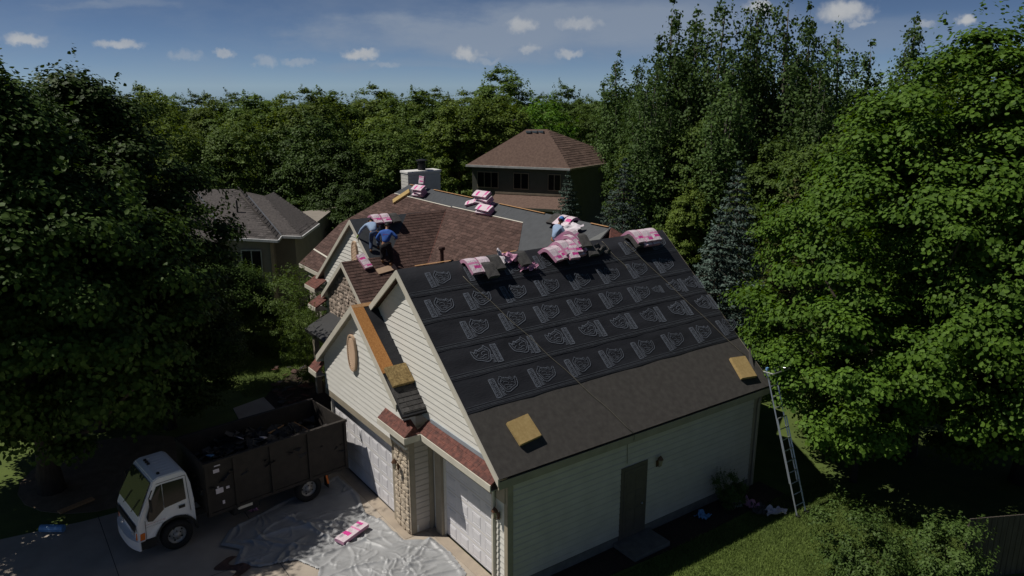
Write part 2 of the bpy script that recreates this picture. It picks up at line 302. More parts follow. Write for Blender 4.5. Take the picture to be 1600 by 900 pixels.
class MB:
    """collects polygons and links them as one mesh object"""
    def __init__(s): s.v = []; s.f = []; s.mi = []
    def poly(s, pts, mi=0):
        i = len(s.v); s.v += [tuple(map(float, p)) for p in pts]; s.f.append(tuple(range(i, i + len(pts)))); s.mi.append(mi); return s
    def mesh8(s, p, mi=0):     # 8 corners: bottom ring 0-3, top ring 4-7
        i = len(s.v); s.v += [tuple(map(float, q)) for q in p]
        for a in ((0, 3, 2, 1), (4, 5, 6, 7), (0, 1, 5, 4), (1, 2, 6, 5), (2, 3, 7, 6), (3, 0, 4, 7)):
            s.f.append(tuple(i + k for k in a)); s.mi.append(mi)
        return s
    def box(s, x0, x1, y0, y1, z0, z1, mi=0):
        return s.mesh8([(x0, y0, z0), (x1, y0, z0), (x1, y1, z0), (x0, y1, z0), (x0, y0, z1), (x1, y0, z1), (x1, y1, z1), (x0, y1, z1)], mi)
    def prism(s, pts, off, mi=0):   # polygon pts extruded by vector off
        n = len(pts); i = len(s.v); pts = [np.array(p, float) for p in pts]; off = np.array(off, float)
        s.v += [tuple(p) for p in pts] + [tuple(p + off) for p in pts]
        s.f.append(tuple(range(i + n - 1, i - 1, -1))); s.f.append(tuple(range(i + n, i + 2 * n))); s.mi += [mi, mi]
        for k in range(n): s.f.append((i + k, i + (k + 1) % n, i + n + (k + 1) % n, i + n + k)); s.mi.append(mi)
        return s
    def tube(s, pts, rad, n=8, mi=0, caps=True):
        pts = [np.array(p, float) for p in pts]; rr = rad if hasattr(rad, '__len__') else [rad] * len(pts)
        i0 = len(s.v); prev = None
        for k, p in enumerate(pts):
            d = (pts[min(k + 1, len(pts) - 1)] - pts[max(k - 1, 0)]); d = d / (np.linalg.norm(d) + 1e-9)
            a = np.cross(d, [0, 0, 1.0]) if prev is None else prev - d * np.dot(prev, d)
            if np.linalg.norm(a) < 1e-3: a = np.cross(d, [1.0, 0, 0])
            a /= np.linalg.norm(a); b = np.cross(d, a); prev = a
            for j in range(n):
                t = 2 * math.pi * j / n; s.v.append(tuple(p + rr[k] * (a * math.cos(t) + b * math.sin(t))))
        for k in range(len(pts) - 1):
            for j in range(n):
                s.f.append((i0 + k * n + j, i0 + k * n + (j + 1) % n, i0 + (k + 1) * n + (j + 1) % n, i0 + (k + 1) * n + j)); s.mi.append(mi)
        if caps:
            s.f.append(tuple(i0 + j for j in range(n - 1, -1, -1))); s.mi.append(mi)
            e = i0 + (len(pts) - 1) * n; s.f.append(tuple(e + j for j in range(n))); s.mi.append(mi)
        return s
    def cyl(s, c0, c1, r0, r1=None, n=16, mi=0): return s.tube([c0, c1], [r0, r0 if r1 is None else r1], n, mi)
    def lathe(s, prof, n=16, c=(0, 0, 0), mi=0):
        i0 = len(s.v)
        for r, z in prof:
            for j in range(n):
                t = 2 * math.pi * j / n; s.v.append((c[0] + r * math.cos(t), c[1] + r * math.sin(t), c[2] + z))
        for k in range(len(prof) - 1):
            for j in range(n):
                s.f.append((i0 + k * n + j, i0 + k * n + (j + 1) % n, i0 + (k + 1) * n + (j + 1) % n, i0 + (k + 1) * n + j)); s.mi.append(mi)
        return s
    def data(s, name, m, smooth=False, bevel=0.0):
        me = bpy.data.meshes.new(name); me.from_pydata(s.v, [], s.f)
        ms = m if isinstance(m, (list, tuple)) else [m]
        for q in ms: me.materials.append(MATS[q])
        if len(ms) > 1: me.polygons.foreach_set('material_index', s.mi)
        if bevel:
            bm = bmesh.new(); bm.from_mesh(me); bmesh.ops.remove_doubles(bm, verts=bm.verts, dist=1e-5)
            bmesh.ops.recalc_face_normals(bm, faces=bm.faces)
            es = [e for e in bm.edges if len(e.link_faces) == 2 and e.calc_face_angle(0) > 0.6]
            bmesh.ops.bevel(bm, geom=es, offset=bevel, segments=2, affect='EDGES', clamp_overlap=True)
            bm.to_mesh(me); bm.free()
        else:
            bm = bmesh.new(); bm.from_mesh(me); bmesh.ops.recalc_face_normals(bm, faces=bm.faces); bm.to_mesh(me); bm.free()
        if smooth:
            me.polygons.foreach_set('use_smooth', [True] * len(me.polygons))
        me.update(); return me
    def build(s, name, m, parent=None, smooth=False, bevel=0.0):
        return link(name, s.data(name, m, smooth, bevel), parent)
def nrm(v): v = np.array(v, float); return v / np.linalg.norm(v)
def slab(name, pts, th, m, parent, up=None):
    """plane polygon with thickness th hanging below it"""
    p = [np.array(q, float) for q in pts]; n = nrm(np.cross(p[1] - p[0], p[2] - p[0]))
    if n[2] < 0: n = -n
    return MB().prism(p, -n * th).build(name, m, parent)
def clip_convex(poly, region):
    """Sutherland-Hodgman in 2d; region is counter-clockwise"""
    out = poly
    for i in range(len(region)):
        a = region[i]; b = region[(i + 1) % len(region)]; inp = out; out = []
        if not inp: return []
        def side(p): return (b[0] - a[0]) * (p[1] - a[1]) - (b[1] - a[1]) * (p[0] - a[0])
        for k in range(len(inp)):
            p = inp[k]; q = inp[(k + 1) % len(inp)]; sp, sq = side(p), side(q)
            if sp >= 0: out.append(p)
            if (sp >= 0) != (sq >= 0):
                t = sp / (sp - sq); out.append((p[0] + t * (q[0] - p[0]), p[1] + t * (q[1] - p[1])))
    return out
def ccw(r):
    a = sum(r[i][0] * r[(i + 1) % len(r)][1] - r[(i + 1) % len(r)][0] * r[i][1] for i in range(len(r)))
    return r if a > 0 else r[::-1]
def shingle_field(O, U, V, regions, rng, course=.145, tab=.32, thick=.013, gap=.006, single=None, lift=0.0):
    """laminated shingle tabs laid in courses inside convex regions (u,v); O + u*U + v*V. Returns MB, or a list of MBs when single"""
    O = np.array(O, float); U = nrm(U); V = nrm(V); Nn = nrm(np.cross(U, V))
    if Nn[2] < 0: Nn = -Nn
    mb = MB(); lst = []
    for reg in regions:
        reg = ccw(list(reg)); us = [p[0] for p in reg]; vs = [p[1] for p in reg]
        k0 = int(math.floor(min(vs) / course)); k1 = int(math.ceil(max(vs) / course))
        for k in range(k0, k1):
            v0 = k * course; u = min(us) - rng.random() * tab
            while u < max(us):
                w = tab * rng.uniform(.55, 1.25)
                pl = clip_convex([(u, v0), (u + w - gap, v0), (u + w - gap, v0 + course), (u, v0 + course)], reg); u += w
                if len(pl) < 3: continue
                ar = abs(sum(pl[i][0] * pl[(i + 1) % len(pl)][1] - pl[(i + 1) % len(pl)][0] * pl[i][1] for i in range(len(pl)))) / 2
                if ar < .002: continue
                h = thick * rng.uniform(.75, 1.25)
                top = [O + U * p[0] + V * p[1] + Nn * (lift + .004 + h * (1 - .85 * (p[1] - v0) / course)) for p in pl]
                bot = [O + U * p[0] + V * p[1] + Nn * (lift + .001) for p in pl]
                t = mb if single is None else MB()
                i0 = len(t.v); n = len(pl); t.v += [tuple(q) for q in top] + [tuple(q) for q in bot]
                t.f.append(tuple(range(i0, i0 + n))); t.mi.append(0)
                for j in range(n): t.f.append((i0 + j, i0 + (j + 1) % n, i0 + n + (j + 1) % n, i0 + n + j)); t.mi.append(0)
                if single is not None: lst.append(t)
    return mb if single is None else lst
def copy_tree(o, parent=None):
    c = o.copy(); COL.objects.link(c)
    if parent is not None: c.parent = parent
    for ch in o.children: copy_tree(ch, c)
    return c
# ------------------------------------------------------------------ ground
gm = MB(); gm.poly([(-400, -300, 0), (300, -300, 0), (300, 400, 0), (-400, 400, 0)])
props(gm.build('ground', 'lawn'), kind='structure')
def sheet(name, pts, z, m):
    o = MB().prism([(x, y, z - .03) for x, y in pts], (0, 0, .03)).build(name, m); return props(o, kind='structure')
drive = sheet('driveway', [(-9.3, -.62), (-.2, -.05), (.05, -.1), (.05, -7.5), (-1.0, -12), (-3, -24), (-12.5, -24), (-10.2, -12), (-9.6, -8)], .045, 'concrete')
for i, (a, b) in enumerate((((-9.5, -4.1), (0, -4.1)), ((-9.7, -7.6), (0, -7.6)), ((-4.9, -.9), (-4.9, -16)))):
    d = nrm(np.array(b) - np.array(a)); n = np.array([-d[1], d[0]]) * .009
    o = MB().poly([(*(np.array(a) + n), .0465), (*(np.array(b) + n), .0465), (*(np.array(b) - n), .0465), (*(np.array(a) - n), .0465)]).build('joint', 'asphalt', drive)
sheet('garage_apron', [(-9.1, -.95), (-3.5, -.95), (-3.5, -.25), (-.15, -.25), (-.15, .06), (-9.1, .06)], .055, 'concrete_apron')
sheet('walkway', [(-9.25, -1.3), (-9.25, -2.9), (-12.2, -2.5), (-15.2, -2.2), (-15.6, -.9), (-12.5, -.9), (-11.0, .6), (-9.25, .7)], .04, 'concrete')
sheet('flower_bed', [(-18.5, 2.1), (-16.5, -.2), (-15.5, -.9), (-12.5, -.85), (-11, .65), (-9.2, .75), (-9.2, 2.2)], .03, 'mulch')
sheet('side_bed', [(.02, .3), (.75, .3), (1.0, 5.0), (.95, 8.0), (1.9, 9.6), (.02, 9.6)], .018, 'mulch')
sheet('mulch_ring', [(-12.5 + 2.6 * math.cos(t * .314), -6.8 + 2.6 * math.sin(t * .314)) for t in range(20)], .02, 'dirt')
# ------------------------------------------------------------------ the house being re-roofed
RNG = random.Random(11)
house = empty('house', (-8, 5, 0), label='cream sided house with three front gables and a half stripped roof', cat='house')
house.location = (0, 0, 0)
XA, ZA, MR, ML = -4.37, 7.36, .837, .78
YF, YB = -.46, 9.35
zER = lambda x: ZA - MR * (x - XA)
zEL = lambda x: ZA + ML * (x - XA)
XR = .33
DX, DZ, DM, DY = -6.23, 6.04, .79, -.98          # gable over the double door: apex, slope, rake plane
BX, BZ, BM, BY = -15.25, 6.83, .78, 3.0           # far sided gable
CX, CY = -13.6, 1.86; CZ = BZ - BM * (CX - BX)    # small stone gable, shares the far gable's right slope
MYR, MZR = 8.2, 7.392                             # main ridge
zBC = lambda x: BZ - BM * (x - BX)
zM = lambda y: BZ + .78 * (y - 7.48)
def part(mb, name, m, parent=house, **k): return mb.build(name, m, parent, **k)
# --- walls
w_side = part(MB().box(-.2, 0, .02, 9.15, 0, 3.35), 'wall', 'siding_shaded')
w_E = part(MB().prism([(-9.0, .02, 0), (-3.04, .02, 0), (-3.04, .02, 2.46), (-.62, .02, 2.46), (-.62, .02, 0), (-.001, .02, 0), (-.001, .02, zER(0) - .16), (XA, .02, ZA - .16), (-9.0, .02, zEL(-9.0) - .14)], (0, .2, 0)), 'wall', 'siding')
w_D = part(MB().prism([(-9.05, -.66, 0), (-9.02, -.66, 0), (-9.02, -.66, 2.42), (-4.60, -.66, 2.42), (-4.60, -.66, 0), (-3.6, -.66, 0), (-3.6, -.66, DZ - DM * 2.63 - .14), (DX, -.66, DZ - .15), (-9.05, -.66, DZ - DM * 2.82 - .14)], (0, .2, 0)), 'wall', 'siding')
w_Eu = part(MB().prism([(-8.9, -.24, 3.45), (-.25, -.24, 3.45), (-.25, -.24, zER(-.25) - .16), (XA, -.24, ZA - .16), (-8.9, -.24, zEL(-8.9) - .14)], (0, .24, 0)), 'wall', 'siding')
w_Du = part(MB().prism([(-9.04, -.80, 2.62), (-3.61, -.80, 2.62), (-3.61, -.80, DZ - DM * 2.62 - .15), (DX, -.80, DZ - .16), (-9.04, -.80, DZ - DM * 2.81 - .15)], (0, .135, 0)), 'wall', 'siding')
w_Dr = part(MB().box(-3.8, -3.6, -.45, .018, 0, 3.5), 'wall', 'siding_shaded')
w_back = part(MB().prism([(-9.0, 9.13, 0), (-.201, 9.13, 0), (-.201, 9.13, zER(-.2) - .16), (XA, 9.13, ZA - .16), (-9.0, 9.13, zEL(-9.0) - .14)], (0, -.2, 0)), 'wall', 'siding_shaded')
part(MB().box(-9.0, -8.8, -.45, 9.0, 0, 3.3), 'wall', 'siding_shaded')
w_B = part(MB().prism([(-18.7, 3.13, 0), (-11.2, 3.13, 0), (-11.2, 3.13, zBC(-11.2) - .14), (BX, 3.13, BZ - .14), (-18.7, 3.13, BZ - BM * 3.45 - .14)], (0, .2, 0)), 'wall', 'siding')
w_C = part(MB().prism([(-15.45, 2.0, 0), (-10.6, 2.0, 0), (-10.6, 2.0, zBC(-10.6) - .14), (CX, 2.0, CZ - .14), (-15.45, 2.0, CZ - .78 * 1.85 - .14)], (0, .2, 0)), 'wall', 'mortar')
part(MB().box(-22.2, -4.6, 3.7, 12.6, 0, 3.55), 'wall', 'siding_shaded')
part(MB().prism([(-4.6, 7.7, 3.5), (-4.6, 9.0, 3.5), (-4.6, 9.0, 6.5), (-4.6, 7.7, 6.5)], (-.2, 0, 0)), 'wall', 'siding_shaded')
# --- lap siding, board by board
def boards_y(wall, y, z0, z1, xl, xr, e, m='siding'):      # wall facing -y
    k = 0
    while z0 + k * e < z1 - .02:
        a = z0 + k * e; b = min(a + e, z1); la, ra, lb, rb = xl(a), xr(a), xl(b), xr(b)
        if ra - la > .08:
            if rb - lb < .02: c = (lb + rb) / 2; lb, rb = c - .01, c + .01
            MB().mesh8([(la, y - .026, a), (ra, y - .026, a), (ra, y, a), (la, y, a), (lb, y - .008, b), (rb, y - .008, b), (rb, y, b), (lb, y, b)]).build('siding_board', m, wall)
        k += 1
def boards_x(wall, x, z0, z1, y0, y1, e, m='siding_shaded', rake=None):   # wall facing +x, coved lap boards
    k = 0
    while z0 + k * e < z1 - .02:
        a = z0 + k * e; b = min(a + e, z1); c = a + (b - a) * .76; pr = [(x, a), (x + .036, a), (x + .030, c), (x + .003, b), (x, b)]
        MB().prism([(q[0], y0, q[1]) for q in pr], (0, y1 - y0, 0)).build('siding_board', m, wall); k += 1
EXP = .168
boards_y(w_Eu, -.24, 3.54, 7.1, lambda z: max(XA - (ZA - .17 - z) / ML, DX + (DZ - z) / DM if z < DZ else -99), lambda z: XA + (ZA - .17 - z) / MR, EXP)
boards_y(w_E, .02, .12, 3.05, lambda z: -.50, lambda z: -.13, EXP)
boards_y(w_Du, -.80, 2.64, 5.85, lambda z: max(-9.0, DX - (DZ - .16 - z) / DM), lambda z: min(-3.62, DX + (DZ - .16 - z) / DM), EXP)
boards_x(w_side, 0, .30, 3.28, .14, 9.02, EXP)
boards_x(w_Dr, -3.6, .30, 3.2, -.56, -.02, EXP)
boards_y(w_B, 3.13, 3.1, 6.7, lambda z: max(-18.6, BX - (BZ - .15 - z) / BM), lambda z: BX + (BZ - .15 - z) / BM, EXP)
boards_y(w_B, 3.13, .3, 3.1, lambda z: -18.6, lambda z: -15.5, EXP)
part(MB().box(-.25, .02, .03, 9.13, 0, .27), 'foundation', 'foundation')
# corner posts and trim
for (x0, x1, y0, y1, z0, z1) in ((-.11, .045, -.03, .13, 0, 3.22), (-.14, .045, 9.0, 9.2, 0, 3.3), (-3.72, -3.555, -.70, -.55, 0, 3.25), (-3.60, -3.54, -.14, .0, 0, 3.2)):
    part(MB().box(x0, x1, y0, y1, z0, z1), 'corner_post', 'trim_tan', bevel=.008)
part(MB().box(-9.06, -4.36, -.82, -.655, 2.42, 2.618), 'door_header', 'trim_tan')
part(MB().box(-4.60, -4.40, -.715, -.655, 0, 2.42), 'door_jamb', 'trim_tan')
part(MB().box(-3.36, -3.04, -.06, .03, 0, 3.1), 'door_jamb', 'trim_tan')
part(MB().box(-3.56, -.05, -.05, .025, 2.46, 3.16), 'door_header', 'trim_tan')
part(MB().box(-.62, -.505, -.05, .03, 0, 2.46), 'door_jamb', 'trim_light')
# --- garage doors
def garage_door(x0, x1, y, h, cols, rows):
    d = part(MB().box(x0, x1, y, y + .05, .06, h), 'garage_door', 'door_white')
    cw = (x1 - x0) / cols; rh = (h - .06) / rows; mb = None
    gx, gz = .11 * cw / .6, .075
    sec = MB()
    for r in range(1, rows): sec.box(x0, x1, y - .004, y - .001, .06 + r * rh - .006, .06 + r * rh + .006)
    me = None
    for c in range(cols):
        for r in range(rows):
            a0, a1, b0, b1 = x0 + c * cw + gx, x0 + (c + 1) * cw - gx, .06 + r * rh + gz, .06 + (r + 1) * rh - gz
            cx, cz = (a0 + a1) / 2, (b0 + b1) / 2
            if me is None:
                w, hh = (a1 - a0) / 2, (b1 - b0) / 2; q = MB()
                ring = lambda s, yy: [(-w + s, yy, -hh + s), (w - s, yy, -hh + s), (w - s, yy, hh - s), (-w + s, yy, hh - s)]
                rings = [ring(0, 0), ring(.012, -.009), ring(.034, -.0015), ring(.066, -.0085)]
                for i in range(3):
                    for k in range(4): q.poly([rings[i][k], rings[i][(k + 1) % 4], rings[i + 1][(k + 1) % 4], rings[i + 1][k]])
                q.poly(rings[3]); me = q.data('panel', 'door_white')
            o = link('panel', me, d); o.location = (cx, y - .001, cz)
    sec.build('section_joint', 'trim_light', d)
    MB().box(x0, x1, y - .015, y + .02, .05, .085).build('bottom_seal', 'black_metal', d)
    return d
garage_door(-9.02, -4.60, -.57, 2.42, 8, 5)
garage_door(-3.04, -.62, .10, 2.46, 4, 5)
# --- side door
sd = part(MB().box(.0, .05, 3.62, 4.58, .16, 2.28), 'side_door', 'door_brown')
MB().box(.05, .062, 3.72, 4.48, .22, 2.18).build('door_leaf', 'door_brown', sd, bevel=.004)
for z0, z1 in ((.35, 1.0), (1.12, 1.5), (1.6, 2.08)):
    for y0, y1 in ((3.80, 4.06), (4.14, 4.40)): MB().box(.062, .070, y0, y1, z0, z1).build('door_panel', 'door_brown', sd, bevel=.003)
MB().lathe([(0, 0), (.03, .005), (.034, .03), (0, .05)], 10).build('door_knob', 'metal_grey', sd, smooth=True).matrix_local = Matrix.Translation((.062, 4.40, 1.05)) @ Matrix.Rotation(R_(90), 4, 'Y')
part(MB().box(.02, .85, 3.45, 4.75, 0, .15), 'door_step', 'foundation', bevel=.01)
# --- wall lamps
def wall_lamp(x, y, z, face):
    r = part(MB().box(-.06, .06, -.025, 0, -.12, .12), 'wall_lamp', 'lamp_copper', bevel=.005)
    MB().tube([(0, -.02, -.06), (0, -.10, -.10), (0, -.15, -.02)], .012, 6).build('arm', 'lamp_copper', r)
    MB().lathe([(.05, -.02), (.085, .20), (.085, .20)], 6, (0, -.15, 0)).build('lamp_glass', 'lamp_glass', r)
    MB().lathe([(.11, .20), (.07, .27), (.02, .33), (.0, .36)], 6, (0, -.15, 0)).build('lamp_cap', 'lamp_copper', r)
    MB().lathe([(0, -.06), (.04, -.03), (.055, -.015)], 6, (0, -.15, 0)).build('lamp_base', 'lamp_copper', r)
    r.location = (x, y, z); r.rotation_euler = (0, 0, face); r.scale = (.8, .8, .8); return r
wall_lamp(-4.05, -.80, 1.95, 0); wall_lamp(-.33, -.03, 2.02, 0); wall_lamp(.04, 4.95, 2.05, R_(90))
# --- downspouts
part(MB().tube([(-.42, -.40, 3.1), (-.42, -.14, 2.86), (-.45, -.10, 2.6), (-.45, -.10, .1)], .036, 6), 'downspout', 'trim_light')
part(MB().tube([(.02, 9.25, 3.2), (.08, 9.25, 3.0), (.10, 9.15, 2.8), (.10, 9.12, .1)], .045, 6), 'downspout', 'trim_tan')
# --- stone pillar
pil = part(MB().box(-4.40, -3.60, -.735, -.667, 0, 2.72), 'stone_pillar', 'mortar')
part(MB().box(-4.44, -3.54, -.83, -.655, 2.72, 3.14), 'pillar_frieze', 'trim_tan')
def stone(mb, c, w, h, d, rng, n=7, y=0.0):
    a0 = rng.random(); ring = []
    for k in range(n):
        t = 2 * math.pi * (k + a0) / n; ct, st = math.cos(t), math.sin(t)
        s = 1 / max(abs(ct), abs(st)) ** .75
        ring.append((c[0] + ct * s * w / 2 * rng.uniform(.86, 1.03), c[1] + st * s * h / 2 * rng.uniform(.86, 1.03)))
    i0 = len(mb.v)
    mb.v += [(p[0], y, p[1]) for p in ring] + [(c[0] + (p[0] - c[0]) * .95, y - d * rng.uniform(.6, 1), c[1] + (p[1] - c[1]) * .95) for p in ring] + [(c[0] + rng.uniform(-.02, .02), y - d * 1.15, c[1])]
    for k in range(n):
        mb.f.append((i0 + k, i0 + (k + 1) % n, i0 + n + (k + 1) % n, i0 + n + k)); mb.mi.append(0)
        mb.f.append((i0 + n + k, i0 + n + (k + 1) % n, i0 + 2 * n)); mb.mi.append(0)
z = .08
while z < 2.66:
    h = RNG.uniform(.13, .22); x = -4.40
    while x < -3.66:
        w = min(RNG.uniform(.18, .36), -3.60 - x)
        if -3.60 - (x + w) < .10: w = -3.60 - x
        mb = MB(); stone(mb, (x + w / 2, z + h / 2), w - .004, min(h, 2.72 - z) - .004, .04, RNG, 9, -.735); mb.build('stone', 'stone_buff', pil)
        x += w
    z += h
# side return of the pillar
z = .08
while z < 2.66:
    h = RNG.uniform(.14, .22)
    MB().mesh8([(-3.60, -.735, z), (-3.552, -.735, z), (-3.552, -.705, z), (-3.60, -.705, z), (-3.60, -.735, z + h - .014), (-3.556, -.735, z + h - .014), (-3.556, -.705, z + h - .014), (-3.60, -.705, z + h - .014)]).build('stone', 'stone_buff', pil)
    z += h
# stone veneer in the small gable
mb = MB(); zz = .2
while zz < CZ - .3:
    h = RNG.uniform(.10, .22); lim = (CZ - .16 - zz - h) / .78; x = max(-15.42, CX - lim); xe = min(-10.7, CX + lim)
    while x < xe - .06:
        w = min(RNG.uniform(.10, .42), xe - x); stone(mb, (x + w / 2, zz + h / 2 + RNG.uniform(-.03, .03)), w * 1.06, h * RNG.uniform(.95, 1.25), RNG.uniform(.02, .05), RNG, 6, 2.0); x += w
    zz += h
props(mb.build('stone_veneer', 'stone_mix', w_C), kind='stuff')
# --- roof decks
def deck(name, pts, m, th=.11): return slab(name, pts, th, m, house)
rE = deck('roof', [(XA, YF, ZA), (XA, YB, ZA), (XR, YB, zER(XR)), (XR, YF, zER(XR))], 'underlay')
rEl = deck('roof', [(XA, YF, ZA), (XA, YB, ZA), (-10.15, YB, zEL(-10.15)), (-10.15, 1.9, zEL(-10.15)), (-9.25, 1.9, zEL(-9.25)), (-9.25, YF, zEL(-9.25))], 'shingle_brown')
DRX = -3.30
rD = deck('roof', [(DX, DY, DZ), (DX, .0, DZ), (DRX, .0, DZ - DM * (DRX - DX)), (DRX, DY, DZ - DM * (DRX - DX))], 'underlay')
rDl = deck('roof', [(DX, DY, DZ), (DX, .0, DZ), (-9.2, .0, DZ - DM * 2.97), (-9.2, DY, DZ - DM * 2.97)], 'underlay')
rBC = deck('roof', [(BX, BY, BZ), (BX, 7.48, BZ), (-10.15, 2.38, zBC(-10.15)), (-10.15, CY, zBC(-10.15)), (CX, CY, CZ), (CX, BY, CZ)], 'underlay_main')
rBl = deck('roof', [(BX, BY, BZ), (BX, 7.48, BZ), (-19.33, 3.4, zBC(-11.17)), (-19.33, BY, zBC(-11.17))], 'shingle_brown')
rCl = deck('roof', [(CX, CY, CZ), (CX, 3.36, CZ), (-15.8, 3.36, CZ - .78 * 2.2), (-15.8, CY, CZ - .78 * 2.2)], 'shingle_brown')
rM = deck('roof', [(-22.5, 3.4, zM(3.4)), (-22.5, 5.6, zM(5.6)), (-19.9, MYR, MZR), (-5.6, MYR, MZR), (-5.6, 6.93, zM(6.93)), (-10.15, 2.38, zM(2.38)), (-15.25, 7.48, BZ), (-19.33, 3.4, zM(3.4))], 'underlay_main')
deck('roof', [(-5.6, MYR, MZR), (-4.97, 7.57, 6.9), (-4.3, 7.6, 6.38), (-4.3, 9.5, 6.38)], 'shingle_red')
deck('roof', [(-19.9, MYR, MZR), (-5.6, MYR, MZR), (-4.3, 9.5, 6.38), (-4.3, 12.9, 3.73), (-22.7, 12.9, 3.73), (-22.7, 11.0, 5.2)], 'shingle_brown')
deck('roof', [(-19.9, MYR, MZR), (-22.5, 5.6, zM(5.6)), (-22.9, 5.6, 5.0), (-22.9, 11.0, 5.0), (-22.7, 11.0, 5.2)], 'shingle_brown')
# --- shingles
def field(roofobj, O, U, V, regs, m, **k):
    o = shingle_field(O, U, V, regs, RNG, **k).build('shingles', m, roofobj); props(o, kind='stuff'); return o
q = math.sqrt(1 + .78 ** 2); vm = lambda y: (y - 7.48) * q
field(rM, (0, 7.48, BZ), (1, 0, 0), (0, 1, .78), [[(-22.5, vm(3.4)), (-19.33, vm(3.4)), (-15.25, 0), (-15.25, vm(7.6)), (-20.5, vm(7.6)), (-22.5, vm(5.6))],
      [(-15.25, 0), (-10.15, vm(2.38)), (-7.6, vm(4.93)), (-8.94, vm(6.77)), (-9.9, vm(7.66)), (-15.25, vm(7.6))]], 'shingle_brown')
vb = lambda x: -(x - BX) * q
field(rBC, (BX, 0, BZ), (0, 1, 0), (-1, 0, .78), [[(5.3, vb(-15.22)), (4.1, vb(-13.8)), (3.9, vb(-13.6)), (5.83, vb(-13.6)), (7.48, vb(-15.25))],
      [(CY, vb(-13.6)), (CY, vb(-10.15)), (2.38, vb(-10.15)), (5.83, vb(-13.6))]], 'shingle_brown')
# pale starter edge where the new shingles stop, ridge slots showing bare wood
def strip(parent, a, b, w, nrm_, m, lift=.02, name='edge_strip'):
    a = np.array(a, float); b = np.array(b, float); d = nrm(b - a); n = nrm(nrm_); s = np.cross(n, d) * w / 2; l = n * lift
    return MB().prism([a + s + l, b + s + l, b - s + l, a - s + l], -n * .006).build(name, m, parent)
NM = (0, -.78, 1); NB = (.78, 0, 1); NE = (MR, 0, 1)
strip(rM, (-20.4, 7.62, zM(7.62)), (-15.1, 7.62, zM(7.62)), .035, NM, 'trim_light')
strip(rM, (-15.0, 7.64, zM(7.64)), (-9.9, 7.68, zM(7.68)), .035, NM, 'trim_light')
for a, b in ((-19.8, -18.8), (-17.5, -14.2), (-12.2, -9.2), (-6.6, -5.7)):
    strip(rM, (a, MYR - .04, MZR - .03), (b, MYR - .04, MZR - .03), .07, (0, -.1, 1), 'bare_wood', lift=.045, name='ridge_slot')
for a, b in ((.1, 1.2), (2.9, 3.4)):
    strip(rE, (XA - .03, a, ZA), (XA - .03, b, ZA), .07, (0, 0, 1), 'bare_wood', lift=.03, name='ridge_slot')
strip(rM, (-15.15, 7.36, zM(7.36)), (-12.2, 4.42, zM(4.42)), .07, NM, 'shingle_red', lift=.026, name='valley_edge')
# wavy overlaps of the felt on the main slope
for x in (-17.2, -15.9, -14.3, -11.2): strip(rM, (x, 8.15, zM(8.15)), (x - .25 if x > -16 else x - .7, 7.68, zM(7.68)), .03, NM, 'print_fine', lift=.005, name='felt_seam')
MB().prism([(-5.62, 8.13, zM(8.13)), (-6.08, 7.62, zM(7.62)), (-5.62, 7.20, zM(7.2))], (0, -.01, .012)).build('felt_patch', 'underlay_patch', rM)
# --- garage slope: overlapping felt courses, printed, over a plain eave membrane
kE = math.sqrt(1 + MR * MR)
NEn = nrm(NE); DN = nrm((1, 0, -MR))       # down the slope
def eP(s, y, lift=0.0): return np.array([XA, y, ZA]) + DN * s + NEn * lift
edges = [0.0, .95, 1.80, 2.66, 3.52, 4.42]
for i in range(5):
    a, b = edges[i], edges[i + 1]
    p0 = max(0, a - .12); n = 26; mb = MB(); i0 = 0
    rows = [p0, a, (a + b) / 2, b]
    for r, s in enumerate(rows):
        for k in range(n + 1):
            y = YF - .005 + (YB - YF + .01) * k / n
            wob = (.012 * math.sin(k * 1.3 + i * 2) + .008 * math.sin(k * 3.1 + i)) if r == 3 else 0
            lf = (.003, .008, .010, .013)[r] + (.004 * math.sin(k * 1.9 + r * 2.2 + i) + .003 if r in (2, 3) else 0)
            mb.v.append(tuple(eP(s + wob, y, lf + .001)))
    for r in range(3):
        for k in range(n):
            j = r * (n + 1) + k; mb.f.append((j, j + 1, j + n + 2, j + n + 1)); mb.mi.append(0)
    mb.build('felt_course', 'underlay', rE, smooth=True)
    for ds in (.055, .085, .14):
        MB().poly([eP(b - ds, YF, .024), eP(b - ds, YB, .024), eP(b - ds - .010, YB, .024), eP(b - ds - .010, YF, .024)]).build('printed_line', 'print_fine', rE)
smax = (XR - XA) * kE
MB().prism([eP(4.40, YF - .008, .004), eP(4.40, YB + .006, .004), eP(smax + .02, YB + .006, .004), eP(smax + .02, YF - .008, .004)], -NEn * .006).build('eave_membrane', 'ice_shield', rE)
MB().prism([eP(5.22, YF - .010, .009), eP(5.22, YB + .008, .009), eP(smax + .022, YB + .008, .009), eP(smax + .022, YF - .010, .009)], -NEn * .006).build('eave_membrane', 'ice_shield', rE)
# flap curled up at the far corner
mb = MB()
for k in range(9):
    t = k / 8; a = t * 1.9
    c = eP(5.05 - .16 * math.sin(a), YB - .02, .01 + .16 * (1 - math.cos(a)) * .7); e_ = eP(5.55 - .05 * t, YB - .55 + .3 * t, .012)
    mb.v += [tuple(c), tuple(e_)]
for k in range(8): mb.f.append((2 * k, 2 * k + 1, 2 * k + 3, 2 * k + 2)); mb.mi.append(0)
mb.build('membrane_flap', 'ice_shield', rE, smooth=True)
